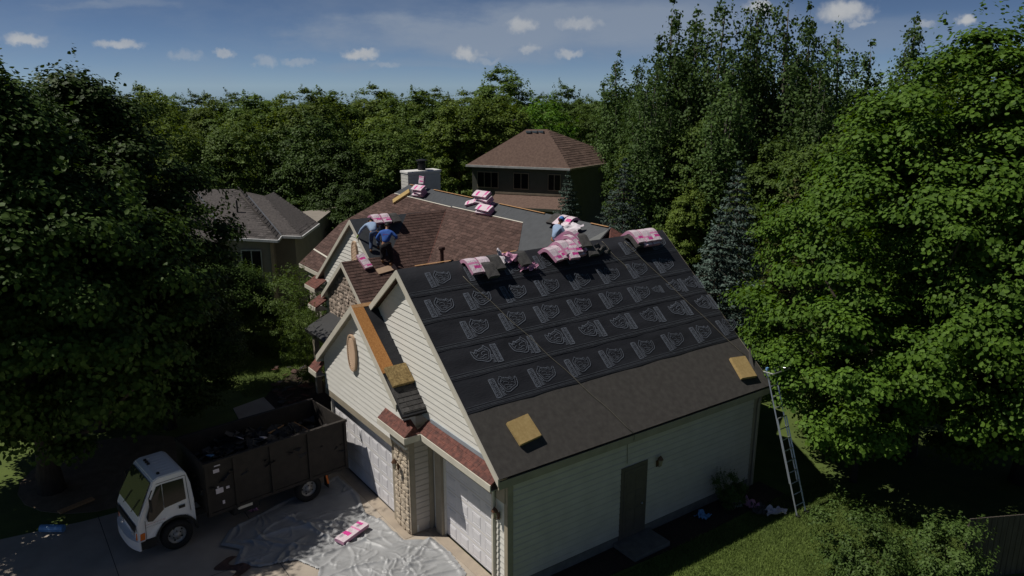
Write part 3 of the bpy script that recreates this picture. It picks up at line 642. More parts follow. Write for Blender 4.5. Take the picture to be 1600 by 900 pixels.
# printed emblem: a block of lettering beside the outline of a horned animal's head
def ribbon(mb, pts, w, mi=0, closed=False):
    p = [np.array(a, float) for a in pts]
    if closed: p = p + [p[0]]
    for a, b in zip(p[:-1], p[1:]):
        d = b - a; L = np.linalg.norm(d)
        if L < 1e-6: continue
        d /= L; n = np.array([-d[1], d[0]]) * w / 2; a2, b2 = a - d * w * .3, b + d * w * .3
        mb.poly([(*(a2 + n), 0), (*(b2 + n), 0), (*(b2 - n), 0), (*(a2 - n), 0)], mi)
def smooth_line(pts, n=3, closed=True):
    p = [np.array(a, float) for a in pts]
    for _ in range(n - 1):
        o = []
        m = len(p)
        for i in range(m if closed else m - 1):
            a, b = p[i], p[(i + 1) % m]; o += [a * .75 + b * .25, a * .25 + b * .75]
        p = o
    return p
def emblem(flip):
    mb = MB(); r = random.Random(3); f = -1 if flip else 1
    X = lambda pts: [(f * a, b) for a, b in pts]
    ribbon(mb, X([(-.42, -.33), (-.22, -.33), (-.22, .33), (-.42, .33)]), .026, closed=True)
    for k in range(11):
        v = -.29 + k * .056
        ribbon(mb, X([(-.39, v), (-.39, v + .034), (-.34, v + .034), (-.34, v)]), .017, closed=bool(k % 2))
        ribbon(mb, X([(-.31, v + r.uniform(-.01, .01)), (-.255, v + r.uniform(-.01, .02)), (-.26, v + .035)]), .017)
    for k in range(7): ribbon(mb, X([(-.17, -.30 + k * .045), (-.06 - .02 * (k % 3), -.30 + k * .045 + r.uniform(-.008, .008))]), .019)
    head = [(-.14, .12), (-.10, .24), (-.02, .30), (.02, .38), (.08, .29), (.20, .27), (.30, .22), (.36, .28), (.40, .18), (.46, .16), (.56, .26), (.55, .10), (.52, -.02), (.46, -.10), (.36, -.13), (.24, -.18), (.10, -.24), (-.02, -.20), (-.06, -.08)]
    ribbon(mb, X(smooth_line(head, 2)), .026, closed=True)
    ribbon(mb, X(smooth_line([(c[0] * .78 + .04, c[1] * .72 + .02) for c in head], 2)), .015, closed=True)
    for c in ([(.02, .12), (.12, .16), (.22, .10), (.18, .02)], [(.0, .0), (.10, .04), (.22, -.03), (.34, -.02)], [(.06, -.08), (.16, -.06), (.28, -.10)], [(.30, .10), (.38, .06), (.44, .0)], [(-.05, .14), (.02, .20), (.10, .20)]):
        ribbon(mb, X(smooth_line(c, 3, False)), .019)
    return mb.data('logo_print', 'print_ink')
EM = {False: emblem(False), True: emblem(True)}
UP = -DN
def put_emblem(s, y, flip, sc=.80, rot=0.0):
    o = link('logo_print', EM[flip], rE); M = Matrix(((0, UP[0], NEn[0], 0), (1, UP[1], NEn[1], 0), (0, UP[2], NEn[2], 0), (0, 0, 0, 1)))
    p = eP(s, y, .027); o.matrix_local = Matrix.Translation(p) @ M @ Matrix.Rotation(rot, 4, 'Z') @ Matrix.Diagonal((sc, sc, sc, 1))
for y in (.55, 1.75, 2.95, 4.1, 5.2, 7.48, 8.72): put_emblem(.50, y, False, .72)
for k in range(8): put_emblem(1.37, .19 + 1.17 * k, False)
for y in (.85, 2.04, 3.20, 4.38, 5.58, 6.72): put_emblem(2.20, y, False)
for y in (8.35, 9.45 - .55): put_emblem(2.22, y + (0 if y < 8.5 else .2), True, .72)
put_emblem(2.2, 7.52, True, .4)
for k in range(8): put_emblem(3.03, .83 + 1.175 * k, True)
for k in range(8): put_emblem(3.97, .81 + 1.2 * k - (.02 if k == 7 else 0), False)
# --- gable over the double door: bare sheathing strip, felt, leftover shingles
kD = math.sqrt(1 + DM * DM); NDn = nrm((DM, 0, 1)); DD = nrm((1, 0, -DM))
def dP(s, y, l=0.0): return np.array([DX, y, DZ]) + DD * s + NDn * l
MB().prism([dP(.02, DY - .005, .012), dP(.02, -.66, .012), dP(2.35, -.60, .012), dP(2.35, DY - .005, .012)], -NDn * .014).build('bare_sheathing', 'osb', rD)
MB().prism([dP(2.55, DY + .02, .010), dP(2.55, -.02, .010), dP(3.66, -.02, .010), dP(3.66, DY + .02, .010)], -NDn * .008).build('old_felt', 'shingle_dark', rD)
props(shingle_field(dP(2.75, 0), (0, 1, 0), -DD, [[(DY + .05, -.9), (-.04, -.9), (-.04, 0), (-.5, -.15), (DY + .05, -.35)]], RNG, lift=.012).build('shingles', 'shingle_dark', rD), kind='stuff')
MB().prism([dP(.0, DY, .014), dP(.0, 0.0, .014), dP(.14, 0.0, .014), dP(.10, DY, .014)], -NDn * .012).build('ridge_board', 'bare_wood', rD)
# --- rake boards, soffits, eave boards
def rake(x0, z0, x1, z1, y, m='trim_light', h=.20, drop=.0, wall_y=None):
    a = np.array([x0, y, z0 - drop]); b = np.array([x1, y, z1 - drop])
    MB().prism([a, b, b - (0, 0, h), a - (0, 0, h)], (0, .035, 0)).build('rake_board', m, house)
    c, d = a - (0, 0, .135), b - (0, 0, .135)
    if wall_y: MB().prism([c + (0, .04, 0), d + (0, .04, 0), np.array([d[0], wall_y, d[2]]), np.array([c[0], wall_y, c[2]])], (0, 0, -.02)).build('soffit', 'soffit', house)
rake(XA, ZA - .005, XR, zER(XR) - .005, YF - .036, 'trim_light', .2, 0, .0); rake(XA - .001, ZA - .005, -9.25, zEL(-9.25) - .005, YF - .036, 'trim_light', .2, 0, .0)
rake(XA, ZA - .005, XR, zER(XR) - .005, YB + .001, 'trim_tan', .2); rake(XA - .001, ZA - .005, -9.25, zEL(-9.25), YB + .001, 'trim_tan', .2)
zD = lambda x: DZ - DM * abs(x - DX)
rake(DX, DZ - .005, -3.62, zD(-3.62) - .005, DY - .036, 'trim_light', .2, 0, -.67); rake(DX - .001, DZ - .005, -9.2, zD(-9.2) - .005, DY - .036, 'trim_light', .2, 0, -.67)
rake(BX, BZ - .005, CX + .02, CZ, BY - .036, 'trim_light', .18, 0, 3.36); rake(BX - .001, BZ - .005, -19.33, zBC(-11.17) - .005, BY - .036, 'trim_light', .18, 0, 3.36)
rake(CX, CZ - .005, -10.15, zBC(-10.15), CY - .036, 'trim_light', .18, 0, 2.2); rake(CX - .001, CZ - .005, -15.8, CZ - .78 * 2.2, CY - .036, 'trim_light', .18, 0, 2.2)
part(MB().box(XR - .055, XR - .015, YF, YB, zER(XR) - .30, zER(XR) - .10), 'eave_board', 'trim_tan')
part(MB().box(.03, XR - .056, YF + .3, YB - .02, zER(XR) - .30, zER(XR) - .28), 'soffit', 'soffit')
part(MB().prism([(-22.5, 3.36, zM(3.4) - .02), (-19.35, 3.36, zM(3.4) - .02), (-19.35, 3.36, zM(3.4) - .2), (-22.5, 3.36, zM(3.4) - .2)], (0, .03, 0)), 'eave_board', 'trim_light')
strip(rM, (-22.4, 4.15, zM(4.15)), (-20.1, 4.05, zM(4.05)), .07, NM, 'trim_light', lift=.05, name='roof_jack_plank')
part(MB().box(-9.22, -9.16, DY, 0, zD(-9.2) - .22, zD(-9.2) - .09), 'eave_board', 'trim_light')
# --- pent roofs under the gables
def pent(x0, x1, y0, y1, z0, z1, closed_left=False, closed_right=False):
    """little skirt roof on a wall: low edge y0/z0, high edge y1/z1"""
    r = part(MB().prism([(x0, y0, z0), (x1, y0, z0), (x1, y1, z1), (x0, y1, z1)], (0, 0, -.05)), 'pent_roof', 'shingle_red')
    V = np.array([0, y1 - y0, z1 - z0]); L = np.linalg.norm(V)
    for t in shingle_field((x0, y0, z0), (1, 0, 0), V, [[(0, 0), (x1 - x0, 0), (x1 - x0, L), (0, L)]], RNG, tab=.30, course=.14, single=True): t.build('shingle', 'shingle_red', r)
    MB().box(x0, x1, y0 - .03, y0 - .001, z0 - .17, z0 - .005).build('fascia', 'trim_light', r)
    MB().box(x0, x1, y0, y1, z0 - .17, z0 - .15).build('soffit', 'soffit', r)
    return r
p1 = pent(-3.28, XR - .13, -.60, -.255, 3.25, 3.47)
MB().prism([(-3.1, -.27, 3.47), (-.35, -.27, 3.47), (-.35, -.27, 3.58), (-3.1, -.27, 3.58)], (0, -.02, 0)).build('flashing', 'flashing', p1)
p2 = pent(-4.62, -3.06, -1.08, -.825, 3.26, 3.48)
p3 = part(MB().prism([(-3.06, -1.08, 3.26), (-3.06, -.62, 3.26), (-3.58, -.62, 3.48), (-3.58, -.83, 3.48)], (0, 0, -.05)), 'pent_roof', 'shingle_red')
MB().box(-3.06, -3.03, -1.11, -.64, 3.08, 3.255).build('fascia', 'trim_light', p3)
MB().box(-3.6, -3.06, -1.05, -.62, 3.07, 3.09).build('soffit', 'soffit', p3)
p4 = pent(-9.62, -9.0, -1.10, -.82, 3.2, 3.46)
p5 = pent(-19.6, -18.4, 2.55, 3.10, 3.34, 3.66)
MB().prism([(-18.9, 2.75, 3.42), (-18.4, 2.75, 3.42), (-18.4, 3.3, 3.68), (-18.9, 3.3, 3.68)], (0, 0, .02)).build('flashing', 'flashing', p5)
MB().prism([(-19.2, 3.0, 3.52), (-18.95, 2.9, 3.48), (-18.95, 3.3, 3.68), (-19.2, 3.3, 3.68)], (0, 0, .02)).build('bare_patch', 'osb', p5)
p6 = pent(-16.3, -15.5, 1.45, 1.98, 3.36, 3.66)
# window under the far gable
wn = part(MB().box(-17.9, -16.9, 3.05, 3.105, 1.5, 2.9), 'window', 'frame_white')
MB().box(-17.8, -17.42, 3.035, 3.05, 1.6, 2.8).build('pane', 'window_glass', wn); MB().box(-17.38, -17.0, 3.035, 3.05, 1.6, 2.8).build('pane', 'window_glass', wn)
# entry porch roof still under black film
pr = part(MB().prism([(-15.4, .9, 2.62), (-9.2, .9, 2.62), (-9.2, 2.18, 3.25), (-15.4, 2.18, 3.25)], (0, 0, -.12)), 'porch_roof', 'black_film')
part(MB().box(-14.9, -14.7, 1.0, 1.2, 0, 2.5), 'porch_post', 'trim_tan')
# --- gable vents
def gable_vent(x, y, z, w, h):
    mb = MB(); n = 28; e = [(x + w * math.copysign(abs(math.cos(2 * math.pi * k / n)) ** .8, math.cos(2 * math.pi * k / n)), z + h * math.sin(2 * math.pi * k / n)) for k in range(n)]
    r = part(MB().prism([(a, y, b) for a, b in e], (0, -.04, 0)), 'gable_vent', 'vent_wood')
    ring = MB()
    for k in range(n):
        a, b = e[k], e[(k + 1) % n]; ia = (x + (a[0] - x) * .82, z + (a[1] - z) * .90); ib = (x + (b[0] - x) * .82, z + (b[1] - z) * .90)
        ring.mesh8([(a[0], y - .04, a[1]), (b[0], y - .04, b[1]), (ib[0], y - .04, ib[1]), (ia[0], y - .04, ia[1]), (a[0], y - .075, a[1]), (b[0], y - .075, b[1]), (ib[0], y - .075, ib[1]), (ia[0], y - .075, ia[1])])
    ring.build('vent_frame', 'vent_wood', r)
    k = -h * .82
    while k < h * .82:
        hw = w * .80 * math.sqrt(max(.02, 1 - (k / (h * .90)) ** 2))
        MB().mesh8([(x - hw, y - .068, z + k), (x + hw, y - .068, z + k), (x + hw, y - .04, z + k + .01), (x - hw, y - .04, z + k + .01), (x - hw, y - .066, z + k + .008), (x + hw, y - .066, z + k + .008), (x + hw, y - .04, z + k + .05), (x - hw, y - .04, z + k + .05)]).build('slat', 'vent_wood', r)
        k += .062
gable_vent(-6.62, -.83, 4.50, .29, .56)
gable_vent(-15.1, 3.105, 5.35, .27, .62)
# --- chimney
ch = part(MB().box(-22.3, -21.55, 9.0, 10.85, 3, 7.75), 'chimney', 'chimney_siding')
for k in range(18):
    zz = 4.9 + k * .158
    if zz < 7.7:
        MB().box(-22.3, -21.55, 8.975, 9.0, zz, zz + .14).build('siding_board', 'chimney_siding', ch)
        MB().box(-21.55, -21.525, 9.0, 10.85, zz, zz + .14).build('siding_board', 'chimney_siding', ch)
MB().box(-22.36, -21.49, 8.94, 10.91, 7.68, 7.80).build('chimney_cap', 'white_trim', ch, bevel=.02)
MB().lathe([(.20, 0), (.20, .32), (.24, .33), (.24, .36), (.19, .37), (.19, .44), (.30, .45), (.30, .50), (.05, .56), (0, .56)], 16, (-21.95, 10.0, 7.80)).build('flue', 'black_metal', ch, smooth=False)
# --- vent pipes and a curled offcut
vp = part(MB().lathe([(.075, 0), (.075, .72), (.12, .73), (.135, .80), (.12, .86), (0, .87)], 14, (-12.05, 5.35, zM(5.35) - .05)), 'vent_pipe', 'rust_pipe')
MB().lathe([(.30, .0), (.20, .06), (.09, .10), (.08, .16)], 14, (-12.05, 5.35, zM(5.35) + .0)).build('pipe_boot', 'rust_pipe', vp)
house_parts_done = True
# ------------------------------------------------------------------ dump truck backed up to the double door
truck = empty('dump_truck', (-7.90, -2.45, .045), R_(186.4), 'white cab-over dump truck with dark steel bed, backed up to the double garage door', 'truck')
# local: +y forward, -x is the driver's side
def cab_mesh():
    hw = .875; prof = [  # y, z, half width : side outline of the cab, counter-clockwise
        (3.22, .62), (3.22, 1.28), (3.25, 1.75), (3.33, 2.07), (3.45, 2.15), (4.02, 2.15), (4.16, 2.09), (4.36, 1.70), (4.62, 1.20), (4.68, 1.05), (4.70, .62), (4.66, .40), (4.30, .40), (4.25, .62), (4.05, .90), (3.75, .97), (3.45, .90), (3.27, .62)]
    def half(z): return hw if z < 1.2 else hw - (z - 1.2) * .125
    mb = MB(); n = len(prof)
    mb.v += [(-half(z), y, z) for y, z in prof] + [(half(z), y, z) for y, z in prof]
    mb.f.append(tuple(range(n))); mb.f.append(tuple(range(2 * n - 1, n - 1, -1))); mb.mi += [0, 0]
    for k in range(n): mb.f.append((k, (k + 1) % n, n + (k + 1) % n, n + k)); mb.mi.append(0)
    return mb
cab = cab_mesh().build('cab', 'paint_white', truck, bevel=.035)
hz = lambda z: .875 if z < 1.2 else .875 - (z - 1.2) * .125
def side_poly(pts, off, th, side=-1):
    o = [(side * (hz(z) + off), y, z) for y, z in pts]; return MB().prism(o, (side * th, 0, 0))
for sd_ in (-1, 1):
    side_poly([(3.42, 1.36), (3.42, 1.93), (3.95, 1.95), (3.98, 1.30)], .004, .006, sd_).build('side_window', 'window_glass', cab)
    side_poly([(4.00, 1.28), (3.97, 1.95), (4.10, 1.93), (4.27, 1.62), (4.44, 1.22), (4.42, 1.08), (4.30, 1.05)], .004, .006, sd_).build('side_window', 'window_glass', cab)
    # door gap lines, handle, fender trim
    for a, b in (((3.33, .98), (3.35, 1.98)), ((3.35, 1.99), (4.09, 1.99)), ((4.48, 1.12), (4.50, .50))):
        side_poly([(a[0], a[1]), (b[0], b[1]), (b[0] + .012, b[1] + .012), (a[0] + .012, a[1] + .012)], .001, .004, sd_).build('door_gap', 'black_metal', cab)
    side_poly([(3.47, 1.15), (3.47, 1.23), (3.63, 1.23), (3.63, 1.15)], .002, .008, sd_).build('door_handle', 'black_metal', cab)
    MB().prism([(sd_ * .76, 4.60, .80), (sd_ * .885, 4.52, .80), (sd_ * .885, 4.54, .62), (sd_ * .76, 4.62, .62)], (0, .11, 0)).build('turn_lamp', 'amber', cab)
    MB().box(sd_ * .46 - .13, sd_ * .46 + .13, 4.66, 4.725, .62, .80).build('headlight', 'lens_white', cab, bevel=.01)
    MB().tube([(sd_ * .86, 4.30, 1.30), (sd_ * 1.00, 4.36, 1.42), (sd_ * 1.0, 4.36, 1.78), (sd_ * .80, 4.22, 1.86)], .014, 6).build('mirror_arm', 'black_metal', cab)
    MB().box(sd_ * 1.0 - .07, sd_ * 1.0 + .07, 4.31, 4.36, 1.40, 1.72).build('mirror', 'black_metal', cab, bevel=.015)
    mbf = MB()
    for k in range(13):
        t = math.pi * k / 12; mbf.v += [(sd_ * .80, 3.75 + .50 * math.cos(t), .42 + .52 * math.sin(t)), (sd_ * .905, 3.75 + .50 * math.cos(t), .42 + .52 * math.sin(t)), (sd_ * .905, 3.75 + .56 * math.cos(t), .42 + .57 * math.sin(t))]
    for k in range(12):
        for j in (0, 1): mbf.f.append((3 * k + j, 3 * k + j + 1, 3 * k + j + 4, 3 * k + j + 3)); mbf.mi.append(0)
    mbf.build('wheel_arch', 'black_metal', cab)
# windscreen follows the sloping nose
ws = [(-.70, 4.195, 2.04), (.70, 4.195, 2.04), (.80, 4.60, 1.27), (-.80, 4.60, 1.27)]
MB().prism([(x, y + .012, z) for x, y, z in ws], (0, .012, .006)).build('windscreen', 'windshield', cab)
for sx in (-.35, .3): MB().tube([(sx, 4.66, 1.24), (sx - .18, 4.47, 1.60)], .010, 5).build('wiper', 'black_metal', cab)
MB().prism([(-.78, 4.715, 1.02), (.78, 4.715, 1.02), (.78, 4.725, .84), (-.78, 4.725, .84)], (0, .012, 0)).build('grille', 'black_metal', cab)
bp = MB()
nb = 14
for k in range(nb + 1):
    t = -1 + 2 * k / nb; y = 4.86 - .16 * abs(t) ** 3
    for dy, z in ((0, .34), (0, .60), (-.16, .62), (-.16, .34)): bp.v.append((t * .90, y + dy, z))
for k in range(nb):
    for j in range(4): a = 4 * k + j; b = 4 * k + (j + 1) % 4; bp.f.append((a, b, b + 4, a + 4)); bp.mi.append(0)
bp.f += [(0, 1, 2, 3), (4 * nb + 3, 4 * nb + 2, 4 * nb + 1, 4 * nb)]; bp.mi += [0, 0]
bp.build('bumper', 'paint_white', truck)
for sd_ in (-1, 1): MB().box(sd_ * .86 - .05, sd_ * .86 + .05, 4.28, 4.66, .34, .60).build('bumper_end', 'black_metal', truck, bevel=.01)
for x in (-.14, 0, .14): MB().lathe([(.045, 0), (.04, .04), (0, .055)], 10, (x + .30, 3.97, 2.15)).build('roof_light', 'black_metal', cab)
MB().lathe([(.045, 0), (.04, .05), (0, .06)], 10, (-.55, 3.95, 2.14)).build('roof_light', 'black_metal', cab)
for k in range(7): MB().box(-.52 + k * .17, -.50 + k * .17, 3.52, 3.90, 2.148, 2.160).build('roof_rib', 'paint_white', cab)
# small two-row lettering on the driver's door (not legible in the photograph): short ink strokes
rr = random.Random(8)
for row, (z0, n, mm) in enumerate(((.985, 14, 'red_ink'), (.915, 12, 'dark_ink'))):
    mb = MB()
    for k in range(n):
        y0 = 4.50 - k * .037; h = rr.uniform(.028, .045)
        for a, b in (((0, 0), (0, h)), ((0, h), (.02, h)), ((.02, h * .5), (0, h * .5)), ((.02, 0), (.02, h * rr.choice((.5, 1))))):
            ya, za, yb, zb = y0 - a[0], z0 + a[1], y0 - b[0], z0 + b[1]
            mb.poly([(-.8785, ya - .003, za - .003), (-.8785, yb + .003, zb - .003), (-.8785, yb + .003, zb + .003), (-.8785, ya - .003, za + .003)])
    mb.build('door_lettering', mm, cab)
# chassis
MB().box(-.42, -.32, -1.3, 4.2, .50, .68).build('chassis_rail', 'black_metal', truck); MB().box(.32, .42, -1.3, 4.2, .50, .68).build('chassis_rail', 'black_metal', truck)
MB().cyl((-.9, 0, .42), (.9, 0, .42), .06, n=8).build('axle', 'black_metal', truck); MB().cyl((-.8, 3.75, .42), (.8, 3.75, .42), .05, n=8).build('axle', 'black_metal', truck)
MB().box(-1.0, -.55, 1.5, 2.3, .42, .72).build('fuel_tank', 'black_metal', truck, bevel=.04)
def wheel(x, y, side):
    r = link('wheel', MB().lathe([(.20, -.11), (.36, -.115), (.405, -.08), (.415, 0), (.405, .08), (.36, .115), (.25, .11), (.235, .06)], 28).data('tyre', 'rubber', True), truck)
    MB().lathe([(.245, .085), (.235, .02), (.20, .0), (.15, -.005), (.13, .035), (.09, .05), (.085, .085), (0, .09)], 20).build('rim', 'rim_steel', r, smooth=True)
    for k in range(6):
        t = k * math.pi / 3; MB().cyl((.105 * math.cos(t), .105 * math.sin(t), .03), (.105 * math.cos(t), .105 * math.sin(t), .075), .014, n=6).build('wheel_nut', 'black_metal', r)
    for k in range(5):
        t = k * 2 * math.pi / 5 + .3; MB().cyl((.178 * math.cos(t), .178 * math.sin(t), -.002), (.178 * math.cos(t), .178 * math.sin(t), .009), .026, n=8).build('hand_hole', 'black_metal', r)
    r.matrix_local = Matrix.Translation((x, y, .415)) @ Matrix.Rotation(side * R_(90), 4, 'Y'); return r
for s_ in (-1, 1):
    wheel(s_ * .80, 3.75, s_); wheel(s_ * .92, 0, s_)
    MB().box(s_ * .93 - .13, s_ * .93 + .13, -.62, -.60, .25, .75).build('mud_flap', 'rubber', truck)
# open steel bed with posts and rim
bed = MB().box(-1.04, 1.04, -1.28, 2.95, .78, .84).build('bed', 'bed_steel', truck)
for s_ in (-1, 1):
    MB().box(s_ * 1.04 - .02, s_ * 1.04 + .02, -1.28, 2.95, .72, 2.22).build('bed_side', 'bed_steel', bed)
    for y in (-1.24, -.05, 1.1, 2.15, 2.91): MB().box(s_ * 1.075 - .035, s_ * 1.075 + .035, y - .04, y + .04, .70, 2.2).build('stake', 'bed_steel', bed)
    MB().box(s_ * 1.05 - .05, s_ * 1.05 + .05, -1.32, 2.99, 2.2, 2.27).build('bed_rail', 'bed_steel', bed)
    MB().box(s_ * 1.04 - .05, s_ * 1.04 + .05, -1.3, 2.97, .70, .79).build('bed_sill', 'bed_steel', bed)
MB().box(-1.04, 1.04, 2.92, 2.96, .78, 2.26).build('headboard', 'bed_steel', bed); MB().box(-1.04, 1.04, -1.32, -1.28, .74, 2.24).build('tailgate', 'bed_steel', bed)
for (y0, z0, w, h) in ((2.72, 1.92, .16, .10), (2.68, 2.1, .16, .03), (2.70, 1.30, .20, .15), (2.42, 1.36, .09, .07), (2.66, 1.46, .05, .05), (2.55, .95, .06, .1)):
    MB().box(-1.075, -1.062, y0 - w, y0, z0, z0 + h).build('sticker', 'paper', bed)
MB().tube([(-1.02, -.55, .78), (-1.06, -.60, .40)], .035, 8).build('marker_post', 'amber', bed)
MB().box(-1.09, -.98, 1.75, 2.15, .62, .70).build('step_plate', 'trim_light', bed)
# roofing rubble: a heap of torn shingles, one uncountable mass
rr = random.Random(5); mb = MB(); N_ = 26
def heap(x, y): return 1.35 + .42 * math.exp(-((y - 1.0) / 1.5) ** 2) + .1 * math.sin(x * 5 + y * 3) + .07 * math.sin(y * 7 - x * 4)
for i in range(N_ + 1):
    for j in range(13): x = -1.0 + 2.0 * j / 12; y = -1.25 + 4.15 * i / N_; mb.v.append((x, y, heap(x, y) + rr.uniform(-.05, .05)))
for i in range(N_):
    for j in range(12): a = i * 13 + j; mb.f.append((a, a + 1, a + 14, a + 13)); mb.mi.append(0)
for k in range(900):
    x, y = rr.uniform(-.95, .95), rr.uniform(-1.2, 2.85); z = heap(x, y) + rr.uniform(.0, .10); w, l = rr.uniform(.05, .16), rr.uniform(.1, .32)
    E_ = Euler((rr.uniform(-.7, .7), rr.uniform(-.7, .7), rr.uniform(0, 6.3))).to_matrix(); c = Vector((x, y, z))
    p = [c + E_ @ Vector(q) for q in ((-w, -l, 0), (w, -l, .02), (w * rr.uniform(.5, 1), l, 0), (-w, l * rr.uniform(.5, 1), .03))]
    mb.poly(p)
rub = mb.build('rubble', 'shingle_dark', truck); props(rub, 'dark torn shingles and scraps heaped in the truck bed', kind='stuff')
for k, (x, y, mm) in enumerate(((-.35, 2.0, 'pink_plain'), (.1, -.25, 'pink_plain'), (-.2, .9, 'paper'), (.45, 1.35, 'paper'), (.5, -.6, 'bare_wood'), (-.55, .55, 'paper'), (.2, 2.3, 'can_blue'), (.0, 1.5, 'paper'), (-.7, 1.4, 'pink_plain'), (.3, .3, 'bare_wood'))):
    E_ = Euler((rr.uniform(-.4, .4), rr.uniform(-.4, .4), rr.uniform(0, 6))).to_matrix(); c = Vector((x, y, heap(x, y) + .14)); q = MB(); w, l = (.035, .3) if mm == 'bare_wood' else (rr.uniform(.05, .09), rr.uniform(.08, .16))
    q.mesh8([c + E_ @ Vector(v) for v in ((-w, -l, 0), (w, -l, 0), (w, l, .03), (-w, l, 0), (-w, -l, .02), (w, -l, .03), (w, l, .05), (-w, l, .025))]); q.build('scrap', mm, rub)
# ------------------------------------------------------------------ grey plastic tarp on the driveway
def tarp():
    poly = [(-7.9, -1.05), (-7.3, -3.2), (-6.75, -4.7), (-6.1, -5.15), (-5.6, -4.75), (-5.0, -5.1), (-4.5, -4.6), (-4.25, -3.75), (-3.55, -3.45), (-3.0, -3.75), (-2.0, -3.3), (-1.2, -2.2), (-.75, -1.0), (-1.2, -.42), (-2.2, -.30), (-3.05, -.34), (-3.45, -1.0), (-4.6, -1.0), (-5.3, -1.25), (-6.4, -1.0)]
    def inside(x, y):
        c = False; j = len(poly) - 1
        for i in range(len(poly)):
            if (poly[i][1] > y) != (poly[j][1] > y) and x < (poly[j][0] - poly[i][0]) * (y - poly[i][1]) / (poly[j][1] - poly[i][1]) + poly[i][0]: c = not c
            j = i
        return c
    P = np.array(poly); Q = np.roll(P, -1, axis=0)
    rng = np.random.RandomState(7); st = .026
    X, Y = np.meshgrid(np.arange(-8.1, -.5, st), np.arange(-5.5, -.2, st), indexing='ij')
    Z = np.zeros_like(X)
    # smooth warp fields
    def wave(f, n, s):
        o = np.zeros_like(X); r = np.random.RandomState(s)
        for _ in range(n):
            a = r.rand() * 6.28; k = f * (.6 + .8 * r.rand()); o += np.sin(k * (X * np.cos(a) + Y * np.sin(a)) + r.rand() * 6.28)
        return o / math.sqrt(n)
    wx, wy = wave(1.6, 5, 1), wave(1.7, 5, 2)
    for f, amp, s in ((1.8, .012, 3), (3.6, .009, 4)): Z += amp * wave(f, 5, s)
    Z = np.maximum(Z, -.01)
    def crease(a, b, h, w, wig):
        lo = np.minimum(a, b) - 4 * w - wig; hi = np.maximum(a, b) + 4 * w + wig
        i0, i1 = np.searchsorted(X[:, 0], [lo[0], hi[0]]); j0, j1 = np.searchsorted(Y[0], [lo[1], hi[1]])
        if i1 - i0 < 2 or j1 - j0 < 2: return
        x, y = X[i0:i1, j0:j1], Y[i0:i1, j0:j1]; d = b - a; L = np.linalg.norm(d); d = d / L
        t = (x - a[0]) * d[0] + (y - a[1]) * d[1]; n = -(x - a[0]) * d[1] + (y - a[1]) * d[0] + wig * np.sin(t * 5 / L + a[0] * 7) 
        pr = np.exp(-np.abs(n / w)) - .35 * np.exp(-((n - 2.2 * w) / (1.4 * w)) ** 2)
        Z[i0:i1, j0:j1] += h * pr * np.clip(np.minimum(t, L - t) * 5 / L, 0, 1)
    hot = np.array([(-2.6, -1.4, .9), (-3.6, -2.6, .7), (-5.2, -4.3, .7), (-4.6, -1.7, .6), (-2.0, -2.4, .7), (-6.3, -3.6, .8)])
    for k in range(210):
        if rng.rand() < .72: hc = hot[rng.choice(6, p=[.34, .2, .16, .1, .14, .06])]; c = hc[:2] + rng.normal(size=2) * hc[2] * .75
        else: c = np.array([rng.uniform(-8, -.6), rng.uniform(-5.4, -.3)])
        an = rng.choice([.5, 1.15, 2.0, 2.7]) + rng.normal() * .35; ln = rng.uniform(.25, 1.25) * (1.5 if k % 9 == 0 else 1); w = rng.uniform(.018, .042)
        dd = np.array([math.cos(an), math.sin(an)]) * ln / 2; crease(c - dd, c + dd, rng.uniform(.010, .042) * (1.5 if k % 9 == 0 else 1), w, rng.uniform(.03, .14))
    for (a, b) in (((-5.9, -4.6), (-5.2, -1.6)), ((-5.0, -2.9), (-3.4, -1.4)), ((-4.3, -3.6), (-3.7, -1.1)), ((-3.2, -3.5), (-2.4, -.6)), ((-6.7, -3.5), (-4.0, -2.2)), ((-2.0, -3.1), (-1.9, -.8))):
        crease(np.array(a), np.array(b), .08, .055, .12)
    for k in range(22):
        c = np.array([rng.uniform(-7.4, -1.0), rng.uniform(-4.8, -.6)]); an = rng.choice([.6, 1.3, 2.2]) + rng.normal() * .3; dd = np.array([math.cos(an), math.sin(an)]) * rng.uniform(.6, 1.4); crease(c - dd, c + dd, rng.uniform(.03, .075), rng.uniform(.045, .085), rng.uniform(.05, .2))
    # curled hem
    D = np.full(X.shape, 9.0)
    for p, q in zip(P, Q):
        d = q - p; L2 = (d ** 2).sum(); t = np.clip(((X - p[0]) * d[0] + (Y - p[1]) * d[1]) / L2, 0, 1)
        D = np.minimum(D, np.hypot(X - p[0] - t * d[0], Y - p[1] - t * d[1]))
    Z += .035 * np.exp(-((D - .10) / .06) ** 2)
    Z *= np.clip(D / .05, .0, 1)
    Z = np.maximum(Z, -.012) + .07
    ni, nj = X.shape; keep = np.array([[inside(X[i, j] + .03 * wx[i, j], Y[i, j] + .03 * wy[i, j]) for j in range(nj)] for i in range(ni)])
    idx = np.arange(ni * nj).reshape(ni, nj)
    fk = keep[:-1, :-1] & keep[1:, :-1] & keep[1:, 1:] & keep[:-1, 1:]
    f = np.stack([idx[:-1, :-1][fk], idx[1:, :-1][fk], idx[1:, 1:][fk], idx[:-1, 1:][fk]], 1)
    v = np.stack([X.ravel(), Y.ravel(), Z.ravel()], 1); used = np.unique(f); mp = -np.ones(len(v), int); mp[used] = np.arange(len(used))
    o = link('tarp', np_mesh('tarp', v[used], mp[f], 'tarp', True)); props(o, 'crumpled grey plastic sheet spread on the driveway before the garage doors', 'tarp')
tarp()
q = MB(); rr = random.Random(2)
